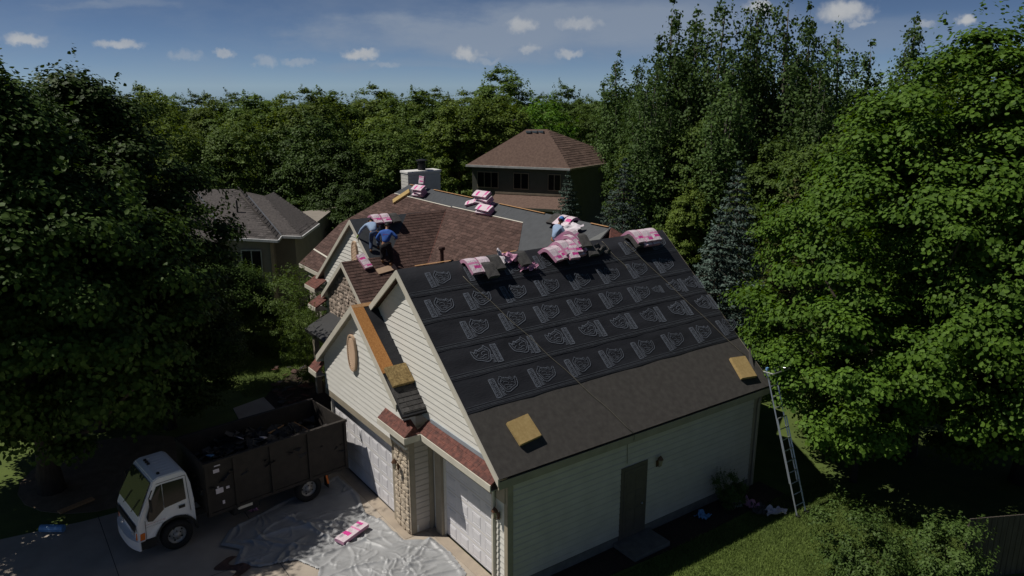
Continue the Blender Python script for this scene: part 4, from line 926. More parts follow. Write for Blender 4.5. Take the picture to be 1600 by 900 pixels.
for k in range(40):
    t = k / 39; x = -5.35 + 1.2 * t; y = -5.05 - .25 * math.sin(t * 9) - .15 * t; z = .09 + .05 * math.sin(t * 17)
    q.v += [(x, y - .25, .055), (x, y, z + .03), (x + .02, y + .12, .075)]
for k in range(39):
    for j in (0, 1): q.f.append((3 * k + j, 3 * k + j + 1, 3 * k + j + 4, 3 * k + j + 3)); q.mi.append(0)
props(q.build('felt_scrap', 'shingle_brown', smooth=True), 'brown strip of torn felt at the front edge of the grey tarp', 'felt scrap')
# ------------------------------------------------------------------ shingle bundles
def bundle_data(kind, bend=0.0, L=.98, Wd=.335, T=.085, ny=12, seed=0, crease=0.0, sag=.0):
    """a wrapped slab; bend > 0 drapes it symmetrically over a ridge of that slope (radians each side)"""
    r = random.Random(seed); mb = MB(); n = ny; uvs = []
    nx = 3
    pts = []
    for i in range(n + 1):
        s = (i / n - .5) * L; rad = .16
        if bend:
            a = max(-bend, min(bend, s / rad)); arc = rad * abs(a); rest = abs(s) - arc if abs(s) > arc else 0
            y = math.copysign(rad * math.sin(abs(a)) + rest * math.cos(bend), s); z = -rad * (1 - math.cos(a)) - rest * math.sin(bend); ny_, nz_ = math.sin(a), math.cos(a)
        else:
            y, z, ny_, nz_ = s, -sag * (s / L * 2) ** 2, 0, 1
        pts.append((y, z, ny_, nz_, i / n))
    th = lambda u, v: T * (1 - .10 * abs(u) ** 3) + r.uniform(-.004, .004)
    for lay in (0, 1):
        for (y, z, a, b, v) in pts:
            for k in range(nx + 1):
                u = -1 + 2 * k / nx; t = th(u, v) if lay else 0
                mb.v.append((u * Wd / 2 * (1.0 + .01 * r.uniform(-1, 1)), y + a * t, z + b * t)); uvs.append(((u + 1) / 2, v))
    row = nx + 1; o = (n + 1) * row
    for i in range(n):
        for k in range(nx):
            a = i * row + k; mb.f.append((o + a, o + a + 1, o + a + row + 1, o + a + row)); mb.f.append((a, a + row, a + row + 1, a + 1)); mb.mi += [0, 0]
        a = i * row; mb.f.append((a, o + a, o + a + row, a + row)); a += nx; mb.f.append((a, a + row, o + a + row, o + a)); mb.mi += [1, 1]
    for k in range(nx):
        mb.f.append((k, k + 1, o + k + 1, o + k)); a = n * row + k; mb.f.append((a + 1, a, o + a, o + a + 1)); mb.mi += [1, 1]
    me = bpy.data.meshes.new('bundle'); me.from_pydata(mb.v, [], mb.f); me.materials.append(MATS[kind[0]]); me.materials.append(MATS[kind[1]])
    me.polygons.foreach_set('material_index', mb.mi)
    uvl = me.uv_layers.new(name='UVMap')
    for lp in me.loops: uvl.data[lp.index].uv = uvs[lp.vertex_index]
    bm = bmesh.new(); bm.from_mesh(me); bmesh.ops.recalc_face_normals(bm, faces=bm.faces); bm.to_mesh(me); bm.free()
    me.update(); return me
WRAP = ('wrap', 'pink_plain'); BARE = ('shingle_dark', 'shingle_dark')
aE = math.atan(.80); aM = math.atan(.78)
BD = {}
def bundle(kind, bend, loc, rot, label, group, sag=0, T=.105, L=.98, Wd=.335, ori=None):
    key = (kind, round(bend, 2), round(sag, 2), T, L, Wd)
    if key not in BD: BD[key] = [bundle_data(kind, bend, L, Wd, T, seed=len(BD) * 7 + 1, sag=sag), 0]
    o = link('shingle_bundle', BD[key][0]); o.matrix_world = Matrix.Translation(loc) @ (ori or Matrix.Identity(4)) @ Euler(rot).to_matrix().to_4x4()
    return props(o, label, 'shingle bundle', group)
def slope_ori(N_, down):      # local y runs down the slope, z is the slope normal
    n = nrm(N_); y = nrm(down); x = np.cross(y, n)
    return Matrix(((x[0], y[0], n[0], 0), (x[1], y[1], n[1], 0), (x[2], y[2], n[2], 0), (0, 0, 0, 1)))
OE = slope_ori(NE, DN); OM = slope_ori(NM, (0, -1, -.78)); OB = slope_ori(NB, (1, 0, -.78))
XR90 = Matrix.Rotation(R_(-90), 4, 'Z')     # local y -> +x: draped across a ridge that runs along y
g1 = 'bundles draped over the garage ridge'
zr = ZA + .02
def ridge_y(yy, lay, rz=0, kind=WRAP, dx=0.0, label='', bend=.68, **k):
    return bundle(kind, bend, (XA + .10 + dx, yy, zr - .045 + .118 * lay), (0, 0, rz), label, g1, ori=XR90, **k)
# pair by the vent pipe
ridge_y(1.62, 0, .05, label='pink and white bundle draped over the garage ridge, nearest the front gable', dx=.12)
ridge_y(2.00, 0, -.04, label='pink and white bundle on the garage ridge, second from the front gable', dx=.14)
ridge_y(2.40, 0, .03, BARE, label='unwrapped dark shingles bent over the garage ridge beside two pink bundles', dx=.10)
ridge_y(2.02, -.9, .0, BARE, label='dark shingle bundle beneath the pink pair on the garage ridge', dx=.36)
# lone opened one
ridge_y(3.30, 0, .02, BARE, label='opened dark shingle pack over the garage ridge with torn pink wrapper', dx=.10)
# the big pile
big = [(4.30, 0, .10, WRAP, .14, 'pink bundle at the front edge of the large pile on the garage ridge'), (4.65, 0, .02, WRAP, .18, 'pink bundle in the bottom row of the large ridge pile, second from its front'),
       (5.00, 0, -.05, WRAP, .16, 'pink bundle in the bottom row of the large ridge pile, at its middle'), (5.36, 0, .04, WRAP, .14, 'pink bundle in the bottom row of the large ridge pile, second from its rear'),
       (5.72, 0, 0, BARE, .12, 'dark bundle at the rear end of the large ridge pile'), (4.85, 1, .06, WRAP, .12, 'pink bundle in the second layer of the large ridge pile, towards its front'),
       (5.22, 1, -.03, WRAP, .08, 'pink bundle in the second layer of the large ridge pile, at its middle'), (5.58, 1, .08, WRAP, .06, 'pink bundle in the second layer of the large ridge pile, towards its rear'),
       (5.30, 2, .12, WRAP, .02, 'white and pink bundle in the third layer of the large ridge pile'), (5.64, 2, -.06, BARE, .0, 'dark bundle in the third layer of the large ridge pile'),
       (5.42, 3, .2, WRAP, -.05, 'white and pink bundle lying on the very top of the large ridge pile')]
for yy, l, rz, kd, dx, lb in big: ridge_y(yy, l, rz * 2.4 + .02, kd, dx + .10 * math.sin(yy * 9), lb)
# stack near the far end of the ridge
for i, (yy, l, dx, kd) in enumerate(((7.72, 0, .12, BARE), (8.06, 0, .16, WRAP), (8.40, 0, .16, WRAP), (7.80, 1, .10, WRAP), (8.14, 1, .14, WRAP), (8.48, 1, .14, WRAP))):
    lb = ['dark bundle at the front of the stack near the garage ridge end', 'pink bundle low in the middle of the stack near the garage ridge end', 'pink bundle low at the rear of the stack near the garage ridge end',
          'pink bundle on top at the front of the stack near the garage ridge end', 'pink bundle on top in the middle of the stack near the garage ridge end', 'magenta banded bundle on top at the rear of the stack near the garage ridge end'][i]
    ridge_y(yy, l, (.03, -.02, .05, .04, 0, -.04)[i], kd, dx, lb)
g2 = 'bundles along the main ridge'
def on_main(x, y, lay, rz, label, kind=WRAP, **k): return bundle(kind, 0, (x, y - .05 * lay, zM(y) + .03 + .135 * lay), (0, 0, rz + R_(90)), label, g2, ori=OM, **k)
for l in range(3): on_main(-18.2 + .05 * l, 7.82, l, (.1, -.08, .05)[l], 'pink bundle in the stack beside the chimney, ' + ('bottom', 'middle', 'top')[l] + ' one', L=.9)
bundle(WRAP, 0, (-18.2, 7.98, 7.78), (R_(80), 0, .2), 'pale bundle standing on end on the stack beside the chimney', g2, L=.36)
on_main(-13.9, 7.95, 0, .5, 'single pale bundle lying alone below the main ridge', L=.6, Wd=.26)
for i, (x, y, l, rz) in enumerate(((-12.9, 8.0, 0, .0), (-12.95, 8.0, 1, .05), (-12.9, 8.0, 2, -.06), (-12.98, 8.0, 3, .04), (-12.55, 7.72, 0, .06), (-12.5, 7.72, 1, .0))):
    on_main(x, y, l, rz, ('pink bundle in the tall stack at mid main ridge, ' + ('lowest', 'second up', 'third up', 'topmost')[l]) if i < 4 else 'pink bundle in the low stack at mid main ridge, ' + ('lower', 'upper')[l] + ' one')
for i, (x, l) in enumerate(((-8.30, 0), (-7.90, 0), (-7.50, 0))):
    bundle((BARE, WRAP, WRAP)[i], .62, (x, MYR - .12, MZR + .02), (0, 0, (.1, -.05, .06)[i]), ('dark bundle draped over the main ridge above the large pile', 'pink striped bundle draped over the main ridge, beside a dark one', 'pale pink bundle draped over the main ridge, farthest from the chimney')[i], g2)
bundle(WRAP, .60, (BX + .10, 4.02, BZ + .03), (0, 0, 0), 'pink bundle draped over the ridge above the two workers, nearer the gable', 'bundles above the workers', ori=XR90)
bundle(WRAP, .60, (BX + .14, 4.42, BZ + .03), (0, 0, -.05), 'pink and dark bundle draped over the ridge above the two workers, farther from the gable', 'bundles above the workers', ori=XR90)
bundle(BARE, .60, (BX + .20, 4.78, BZ + .02), (0, 0, .05), 'dark bundle draped over the ridge beside the pink pair above the workers', 'bundles above the workers', ori=XR90)
bundle(WRAP, 0, (-13.45, 2.72, zBC(-13.45) + .03), (0, 0, .15), 'pink bundle lying on the small stone gable beside the workers', 'bundles above the workers', ori=OB, L=.7)
bundle(WRAP, 0, (-4.43, -2.09, .15), (.04, .03, R_(22)), 'single pink and white bundle lying on the grey tarp', 'bundle on the tarp')
# torn wrappers
def wrapper(loc, ori, seed, size, label, m='pink_plain'):
    r = np.random.RandomState(seed); n = 12; g = np.linspace(-.5, .5, n); X, Y = np.meshgrid(g, g); Z = np.zeros_like(X)
    for _ in range(7):
        a, k, p = r.rand() * 6.3, 5 + r.rand() * 14, r.rand() * 6.3; Z += .05 * np.sin(k * (X * np.cos(a) + Y * np.sin(a)) + p)
    Z = np.abs(Z) + .01; X = X + .08 * np.sin(Y * 9 + seed); Y = Y + .08 * np.sin(X * 8 + seed * 2)
    v = np.stack([X.ravel() * size[0], Y.ravel() * size[1], Z.ravel() * .8], 1); idx = np.arange(n * n).reshape(n, n)
    f = np.stack([idx[:-1, :-1].ravel(), idx[1:, :-1].ravel(), idx[1:, 1:].ravel(), idx[:-1, 1:].ravel()], 1)
    o = link('torn_wrapper', np_mesh('torn_wrapper', v, f, m, True)); o.matrix_world = Matrix.Translation(loc) @ ori; return props(o, label, 'wrapper')
wrapper((-4.18, 2.98, 7.26), OE, 3, (.4, .35), 'crumpled pink wrapper on the garage ridge beside the opened pack')
wrapper((-3.85, 3.42, 6.98), OE, 4, (.6, .25), 'flat pink wrapper below the opened pack on the garage ridge')
wrapper((-4.25, 2.75, 7.30), OE, 9, (.18, .5), 'white curled wrapper strip standing on the garage ridge', 'paper')
wrapper((-7.3, -3.9, .09), Matrix.Identity(4), 5, (.3, .25), 'small pink paper scrap on the shaded tarp beside the truck')
wrapper((-7.0, 7.7, 7.15), OM, 8, (.7, .5), 'pale crumpled wrapper behind the large pile on the ridge', 'paper')
wrapper((-4.0, 6.25, 7.12), OE, 12, (.5, .35), 'dark curled offcut at the rear of the large ridge pile', 'shingle_dark')
for i, (px, py, m, sz) in enumerate(((1172, 790, 'pink_plain', (.5, .4)), (1212, 802, 'paper', (.6, .3)), (1185, 798, 'shingle_dark', (.5, .4)), (1098, 808, 'can_blue', (.35, .35)), (1150, 790, 'paper', (.3, .3)))):
    p = at_z(px, py, .04); wrapper(p, Matrix.Rotation(i * 1.1, 4, 'Z'), 20 + i, sz, ('pink wrapper scrap on the shaded lawn by the garage wall', 'pale paper scrap on the shaded lawn, nearest the ladder', 'dark felt scrap among the litter on the shaded lawn', 'light blue square scrap lying alone by the garage wall', 'small pale scrap under the wall shrub')[i], m)
# shingle scraps thrown down in the flower bed by the entry
rr = random.Random(21)
for i in range(46):
    px, py = rr.uniform(425, 500), rr.uniform(575, 640); p = at_z(px, py, .05)
    w, l = rr.uniform(.04, .12), rr.uniform(.07, .2); E_ = Euler((rr.uniform(-.3, .3), rr.uniform(-.3, .3), rr.uniform(0, 6.3))).to_matrix().to_4x4()
    o = MB().mesh8([(-w, -l, 0), (w, -l, 0), (w, l * .8, 0), (-w, l, 0), (-w, -l, .012), (w, -l, .012), (w, l * .8, .03), (-w, l, .012)]).build('shingle_scrap', rr.choice(['shingle_red', 'shingle_brown', 'shingle_dark', 'shingle_dark', 'shingle_brown', 'stone_mix'][:5 + (i % 5 == 0)]))
    o.matrix_world = Matrix.Translation((p[0], p[1], .09 + .05 * rr.random())) @ E_; props(o, 'torn shingle scrap lying in the flower bed by the entry', 'shingle scrap', 'scraps in the flower bed')
# ------------------------------------------------------------------ foam pads for kneeling on the roof
def pad(loc, ori, w, l, rz, m, label):
    o = MB().box(-w / 2, w / 2, -l / 2, l / 2, 0, .10).build('foam_pad', m, bevel=.012); o.matrix_world = Matrix.Translation(loc) @ ori @ Matrix.Rotation(rz, 4, 'Z'); return props(o, label, 'foam pad', 'foam pads on the roofs')
pad(eP(5.22, .70, .025), OE, .66, .64, .10, 'foam', 'clean yellow foam pad low on the garage slope near the front corner')
pad(eP(5.40, 8.62, .025), OE, .62, .72, -.12, 'foam', 'yellow foam pad low on the garage slope beside the ladder')
pad(dP(2.55, -.60, .035), slope_ori((DM, 0, 1), DD), .64, .62, .02, 'foam_worn', 'worn pitted foam pad on the gable over the double door')
pad((-19.42, 7.51, zM(7.51) + .02), OM, .40, .95, -.5, 'foam', 'orange foam pad on the main slope below the chimney')
# ------------------------------------------------------------------ ropes
def rope(pts, m, label):
    o = MB().tube(pts, .0075, 6).build('rope', m, smooth=True); props(o, label, 'rope')
c1 = [eP(s, 1.05 + .4265 * s + .02 * math.sin(s * 5), .032) for s in np.linspace(.55, smax, 24)]
c1 += [np.array([XR + .03, 3.72, 3.36]), np.array([XR + .0, 3.74, 3.2]), np.array([.06, 3.78, 2.95]), np.array([.06, 3.80, 2.4])]
rope(c1, 'rope_mat', 'thin rope running slantwise down the garage slope to the side door')
rope([eP(s, 7.45 + .34 * (s - .3) + .015 * math.sin(s * 4), .032) for s in np.linspace(.25, 5.05, 24)], 'rope_mat', 'thin rope running down the garage slope to the pad by the ladder')
rope([eP(s, 6.55 + .25 * s + .03 * math.sin(s * 7), .032) for s in np.linspace(.1, 1.3, 12)], 'rope_mat', 'short looped rope beside the large bundle pile on the ridge')
# ------------------------------------------------------------------ extension ladder at the back corner
lad = empty('ladder', (1.95, 9.02, 0), label='aluminium extension ladder leaning on the back corner of the garage', cat='ladder')
top = np.array([.44 - 1.95, .12, 4.0]); 
ldir = nrm(top); lnorm = nrm(np.cross(ldir, (0, 1, 0))); lnorm = lnorm if lnorm[0] > 0 else -lnorm; llen = np.linalg.norm(top)
for s_ in (-.21, .21):
    y_ = np.array([0, s_, 0])
    MB().tube([y_, y_ + ldir * llen * .66], .027, 4).build('stile', 'alu', lad)
    y_ = y_ * .86 + lnorm * -.05
    MB().tube([y_ + ldir * llen * .22, y_ + ldir * llen], .024, 4).build('stile', 'alu', lad)
for k in range(1, 14):
    t = k / 13.5; c = top * t; MB().cyl(c + (0.015, -.20, 0), c + (0.015, .20, 0), .016, n=6).build('rung', 'alu', lad)
for s_ in (-.21, .21):
    MB().box(-.05, .08, s_ - .045, s_ + .045, 0, .05).build('ladder_foot', 'black_metal', lad)
    MB().tube([top * .93 + (.02, s_, 0), top + (-.02, s_ * 1.6, -.02), top + (.34, s_ * 1.9, .02)], .018, 6).build('standoff_arm', 'alu', lad)
MB().cyl(top + (.34, -.40, .02), top + (.34, .40, .02), .018, n=6).build('standoff_bar', 'alu', lad)
MB().box(top[0] - .06, top[0] + .0, -.22 + top[1], -.14 + top[1], top[2] - .02, top[2] + .06).build('ladder_cap', 'can_blue', lad)
# small bits: blue can by the tree, plank, bracket
cn = at_z(82, 828, .12); q = MB().lathe([(0, -.32), (.10, -.32), (.105, -.31), (.105, .31), (.10, .32), (0, .32)], 18).build('cooler_jug', 'can_blue', smooth=False)
q.matrix_world = Matrix.Translation((cn[0], cn[1], .17)) @ Matrix.Rotation(YAW, 4, 'Z') @ Matrix.Rotation(R_(90), 4, 'Y'); props(q, 'pale blue cylinder lying on its side in the shade left of the truck', 'canister')
a, b = at_z(92, 802, .05), at_z(146, 780, .05); d = nrm(b - a); n = np.array([-d[1], d[0], 0]) * .09
props(MB().prism([a + n, b + n, b - n, a - n], (0, 0, .05)).build('plank', 'bare_wood'), 'old plank lying in the shade under the big left tree', 'plank')
# ------------------------------------------------------------------ roofers
def skinned(name, chains, m, parent, root=0, sub=2):
    """chains: lists of (x,y,z,rx,ry); points within 1 mm are shared"""
    V = []; Rr = []; Ed = []
    def idx(p):
        for i, v in enumerate(V):
            if (v - Vector(p[:3])).length < .001: return i
        V.append(Vector(p[:3])); Rr.append((p[3], p[4] if len(p) > 4 else p[3])); return len(V) - 1
    for ch in chains:
        ids = [idx(p) for p in ch]
        for a, b in zip(ids[:-1], ids[1:]): Ed.append((a, b))
    me = bpy.data.meshes.new(name); me.from_pydata(V, Ed, []); o = bpy.data.objects.new(name, me); COL.objects.link(o)
    o.modifiers.new('skin', 'SKIN'); 
    if not me.skin_vertices: 
        bm = bmesh.new(); bm.from_mesh(me); bm.verts.layers.skin.verify(); bm.to_mesh(me); bm.free()
    for i, sv in enumerate(me.skin_vertices[0].data): sv.radius = Rr[i]; sv.use_root = (i == root)
    s = o.modifiers.new('sub', 'SUBSURF'); s.levels = sub; s.render_levels = sub
    dg = bpy.context.evaluated_depsgraph_get(); dg.update(); me2 = bpy.data.meshes.new_from_object(o.evaluated_get(dg))
    bpy.data.objects.remove(o); me2.materials.clear(); me2.materials.append(MATS[m]); me2.name = name
    me2.polygons.foreach_set('use_smooth', [True] * len(me2.polygons))
    return link(name, me2, parent)
def lerp(a, b, t): return tuple(x + (y - x) * t for x, y in zip(a, b))
def person(loc, rz, J, shirt, trousers, cap, label, gloves=None, baggy=1.0, long_sleeve=True, belt=True):
    """J: joint positions in the figure's own frame (x right, y forward, z up; feet at z=0)"""
    r = empty('person', loc, rz, label, 'person', 'roofers at work')
    P = J; hd = Vector(P['head']); nk = Vector(P['neck']); d = (hd - nk).normalized()
    arm = lambda s, a, b, c: [(*P['sh' + s], a), (*P['el' + s], b), (*P['wr' + s], c)]
    leg = lambda s, a, b, c: [(*P['hip' + s], a), (*P['kn' + s], b), (*P['an' + s], c)]
    tor = [(*P['pelvis'], .115, .095), (*P['waist'], .105, .085), (*P['chest'], .125, .09), (*P['neck'], .055)]
    body = [tor, [(*P['neck'], .06), (*(nk + d * .07), .055), (*(hd - d * .03), .085, .09), (*(hd + d * .06), .092, .10), (*(hd + d * .13), .06)]]
    for s in 'LR':
        body += [[(*P['chest'], .125, .09)] + arm(s, .058, .042, .030), [(*P['pelvis'], .115, .095)] + leg(s, .085, .058, .042)]
        w, e = Vector(P['wr' + s]), Vector(P['el' + s]); hdir = (w - e).normalized(); side = hdir.cross(Vector((0, 0, 1)))
        if side.length < .1: side = Vector((1, 0, 0))
        side.normalize(); pal = w + hdir * .055
        body += [[(*w, .030), (*pal, .036, .022)]]
        for k in range(4):
            o_ = (k - 1.5) * .019; ln = (.052, .062, .058, .045)[k]; b0 = pal + side * o_ + hdir * .02
            dn = hdir * .7 + Vector((0, 0, -.7))
            body += [[(*pal, .036, .022), (*b0, .010), (*(b0 + hdir * ln * .6), .009), (*(b0 + hdir * ln * .6 + dn * ln * .55), .008)]]
        th = w + hdir * .025 + side * .03; body += [[(*w, .030), (*th, .012), (*(th + hdir * .035 + side * .012), .010)]]
        a = Vector(P['an' + s]); f = Vector(P.get('toe' + s, (a.x, a.y + .16, a.z - .05)))
        body += [[(*a, .042), (*f, .035, .028)]]
    skinned('body', body, 'skin', r)
    # shirt
    sh = [[(*P['pelvis'], .150, .125), (*P['waist'], .150, .125), (*P['chest'], .180, .140), (*(nk - d * .01), .075)]]
    for s in 'LR':
        c = [(*P['chest'], .180, .140), (*P['sh' + s], .078), (*P['el' + s], .060)]
        if long_sleeve: c.append((*lerp(P['el' + s], P['wr' + s], .88), .044))
        sh.append(c)
    skinned('shirt', sh, shirt, r)
    tr = [[(*lerp(P['pelvis'], P['waist'], .25), .150, .122), (*P['pelvis'], .158, .130)]]
    for s in 'LR': tr.append([(*P['pelvis'], .158, .130), (*lerp(P['hip' + s], P['kn' + s], .12), .105 * baggy), (*P['kn' + s], .080 * baggy), (*lerp(P['kn' + s], P['an' + s], .92), .066 * baggy)])
    skinned('trousers', tr, trousers, r)
    for s in 'LR':
        a = Vector(P['an' + s]); f = Vector(P.get('toe' + s, (a.x, a.y + .16, a.z - .05)))
        skinned('boot', [[(*(a + Vector((0, 0, .05))), .056), (*(a + Vector((0, -.02, -.035))), .050), (*f, .046, .038)]], 'boot', r)
        if gloves and s in gloves:
            w, e = Vector(P['wr' + s]), Vector(P['el' + s]); hdir = (w - e).normalized(); skinned('glove', [[(*(w - hdir * .03), .040), (*(w + hdir * .06), .046, .032), (*(w + hdir * .13), .036, .022)]], 'glove', r)
    # hair / cap / face
    face = Vector(P.get('face', (0, 1, 0))).normalized(); face = (face - d * face.dot(d)).normalized(); right = face.cross(d)
    M = Matrix((right, face, d)).transposed().to_4x4(); C = Matrix.Translation(hd + d * .05)
    def hp(mb, name, m): o = mb.build(name, m, r, smooth=True); o.matrix_local = C @ M; return o
    hp(MB().lathe([(.102, -.03), (.108, .02), (.10, .07), (.075, .11), (.035, .13), (0, .135)], 18), 'cap' if cap else 'hair', cap or 'hair')
    if cap:
        v = MB(); 
        for k in range(9):
            t = math.pi * k / 8; v.v += [(.098 * math.cos(t), .098 * math.sin(t), .01), (.085 * math.cos(t), .098 * math.sin(t) + .085 * math.sin(t), -.005)]
        for k in range(8): v.f.append((2 * k, 2 * k + 2, 2 * k + 3, 2 * k + 1)); v.mi.append(0)
        hp(v, 'cap_brim', cap)
    hp(MB().lathe([(.10, -.06), (.103, -.02), (.10, .02)], 18), 'hair', 'hair').location += Vector(-face * .012)
    for sx in (-1, 1):
        hp(MB().lathe([(0, -.012), (.012, 0), (0, .012)], 8, (sx * .032, .096, -.02)), 'eye', 'hair')
        hp(MB().lathe([(0, -.03), (.015, 0), (0, .03)], 8, (sx * .105, -.005, -.03)), 'ear', 'skin')
    hp(MB().prism([(-.014, .09, -.06), (.014, .09, -.06), (0, .098, -.01)], (0, .026, -.006)), 'nose', 'skin')
    hp(MB().box(-.025, .025, .092, .098, -.088, -.080), 'mouth', 'leather')
    if belt:
        pv = Vector(P['pelvis']); MB().box(.10, .21, -.06, .06, -.16, .04).build('tool_pouch', 'leather', r, bevel=.015).location = pv
    return r
# bent over, one gloved hand down on the rake, pale blue shirt
J1 = dict(pelvis=(.06, 0, .78), waist=(.02, .13, .90), chest=(-.04, .34, 1.02), neck=(-.06, .47, 1.09), head=(-.07, .57, 1.11), face=(0, .3, -1),
          shL=(-.22, .38, 1.04), elL=(-.44, .42, .84), wrL=(-.58, .44, .60), shR=(.14, .38, 1.04), elR=(.26, .52, .84), wrR=(.20, .66, .70),
          hipL=(-.04, 0, .74), knL=(-.08, .16, .40), anL=(-.09, .0, .07), hipR=(.16, 0, .74), knR=(.20, .20, .46), anR=(.20, .08, .20))
person((-13.78, 3.28, zBC(-13.78) + .03), YAW + R_(8), J1, 'shirt_pale', 'denim', 'cloth_black', 'stooping person in pale blue shirt and jeans reaching to the gable edge', gloves='L')
# standing stooped, back to us, royal blue shirt, black trousers
J2 = dict(pelvis=(0, 0, .86), waist=(0, .05, 1.0), chest=(0, .16, 1.22), neck=(0, .25, 1.38), head=(.0, .34, 1.47), face=(.1, .7, -.7),
          shL=(-.22, .17, 1.26), elL=(-.38, .10, 1.03), wrL=(-.30, .30, .90), shR=(.22, .17, 1.26), elR=(.42, .12, 1.08), wrR=(.30, .36, .98),
          hipL=(-.11, 0, .82), knL=(-.15, .10, .46), anL=(-.16, .0, .17), hipR=(.11, 0, .82), knR=(.16, .08, .44), anR=(.18, -.04, .07))
w2 = person((-13.22, 3.55, zBC(-13.22) + .02), YAW - R_(6), J2, 'shirt_blue', 'cloth_black', 'cloth_black', 'person in royal blue shirt and black trousers bending with back turned, elbows out', baggy=1.45)
# print across the back of the blue shirt (illegible in the photograph): two rows of short orange strokes
mb = MB()
for row in range(2):
    for k in range(7):
        x = -.10 + k * .032; z = 1.20 - row * .06; mb.poly([(x, .012 - .01 * row, z), (x + .018, .012 - .01 * row, z), (x + .018, .018 - .01 * row, z + .03), (x, .018 - .01 * row, z + .03)])
mb.build('shirt_print', 'red_ink', w2)
# plank hung on the slope that the second roofer stands on
o = MB().box(-.42, .42, -.13, .13, 0, .04).build('plank', 'vent_wood'); o.matrix_world = Matrix.Translation((-13.05, 3.45, zBC(-13.05) + .03)) @ OB @ Matrix.Rotation(.15, 4, 'Z'); props(o, 'foot plank on the shingles under the roofer in royal blue', 'plank')
# third roofer half hidden behind the big pile
J3 = dict(pelvis=(0, 0, .42), waist=(0, .05, .56), chest=(0, .14, .78), neck=(0, .20, .94), head=(.0, .25, 1.03), face=(-.2, .8, -.3),
          shL=(-.20, .15, .82), elL=(-.32, .28, .62), wrL=(-.22, .46, .52), shR=(.20, .15, .82), elR=(.32, .26, .60), wrR=(.22, .44, .50),
          hipL=(-.10, 0, .40), knL=(-.16, .36, .40), anL=(-.16, .20, .07), hipR=(.10, 0, .40), knR=(.16, .36, .36), anR=(.16, .16, .07))
person((-7.12, 6.98, zM(6.98) + .02), YAW - R_(60), J3, 'shirt_pale', 'denim', 'cap_blue', 'crouching person in bright blue cap behind the large bundle pile')
# ------------------------------------------------------------------ neighbouring houses
lh = empty('neighbour_house', tuple(at_z(430, 470, 0)[:2]) + (0,), label='taupe neighbour house with grey hipped roof, left of the re-roofed house', cat='house'); lh.location = (0, 0, 0)
EZ, RZ = 4.2, 6.2
def P(px, py, z): return np.array(at_z(px, py, z))
eA0, eA1 = P(330, 375, EZ), P(434, 375, EZ); eB0, eB1 = P(439, 368, EZ), P(471, 369, EZ); eC1 = P(498, 349, EZ)
r0, r1 = P(303, 295.6, RZ), P(366, 295.6, RZ); s0, s1 = P(388, 307, 5.85), P(413, 306, 5.85); v0 = P(358, 371, EZ + .05)
def tiled(name, pts, m, parent, course=.2, tab=.45):
    o = slab(name, pts, .12, m, parent); p = [np.array(a) for a in pts]; U = nrm(p[1] - p[0]); n = nrm(np.cross(p[1] - p[0], p[2] - p[0])); n = n if n[2] > 0 else -n; V = np.cross(n, U)
    reg = [(float(np.dot(a - p[0], U)), float(np.dot(a - p[0], V))) for a in p]
    props(shingle_field(p[0], U, V, [reg], RNG, course=course, tab=tab, thick=.02).build('shingles', m, o), kind='stuff'); return o
f1 = tiled('roof', [v0, eA1, r1, r0], 'shingle_grey', lh)
tiled('roof', [eA1, eB0, s0, r1], 'shingle_grey', lh)
tiled('roof', [eB0, eB1, s1, s0], 'shingle_grey', lh)
back = P(470, 325, 5.0)
tiled('roof', [eB1, eC1, s1 + np.array([-2.0, 1.2, -.1]), s1], 'shingle_grey', lh)
l0 = P(262, 372, EZ); l1 = P(262, 300, RZ)
tiled('roof', [v0, r0, l1 + np.array([-.5, -1, 0]), P(300, 395, EZ - .3)], 'shingle_grey', lh)
slab('roof', [r0, r1, s0, s1, s1 + np.array([-5, 3, -2.2]), r0 + np.array([-5, 1.0, -2.2])], .1, 'shingle_grey', lh)
def bar(name, a, b, w, h, m, parent): 
    a = np.array(a, float); b = np.array(b, float); d = nrm(b - a); s = nrm(np.cross(d, (0, 0, 1))) * w / 2; u = np.array([0, 0, h])
    return MB().mesh8([a - s, b - s, b + s, a + s, a - s + u, b - s + u, b + s + u, a + s + u]).build(name, m, parent)
gu = np.array([0, 0, -.12]); toC = nrm(np.array([CAM[0], CAM[1], 0]) - np.array([eA1[0], eA1[1], 0])) * .09
for a, b in ((v0, eA1), (eA1, eB0), (eB0, eB1), (eB1, eC1)): bar('gutter', a + gu + toC, b + gu + toC, .12, .13, 'gutter_white', lh)
up = np.array([0, 0, .03])
bar('valley_metal', r0 + up, v0 + up, .08, .02, 'metal_grey', lh); bar('valley_metal', s0 + up, eB0 + up, .08, .02, 'metal_grey', lh)
inn = -toC / .09 * .45
w0, w1, w2_, w3, w4 = [np.array([a[0], a[1], 0]) + inn for a in (eA0, eA1, eB0, eB1, eC1)]
hgt = np.array([0, 0, EZ - .12])
sh_ = nrm(np.array([-RT[0], -RT[1], 0])) * .35
wl = None
for a, b in ((w0 + sh_, w1 + sh_), (w1 + sh_, w2_ + sh_), (w2_ + sh_, w3 + sh_), (w3 + sh_, w4 + sh_)):
    o = MB().prism([a, b, b + hgt, a + hgt], -toC / .09 * .2).build('wall', 'house_taupe', lh); wl = wl or o
MB().prism([w4 + sh_, w4 + sh_ + np.array([-6, 4, 0]), w0 + np.array([-6, 3, 0]), w0], (0, 0, EZ - .2)).build('wall', 'house_taupe', lh)
c = P(394, 402, 3.0); c = np.array([w0[0], w0[1], 0]) + (w1 - w0) * .68
du = nrm(w1 - w0); nn = toC / .09
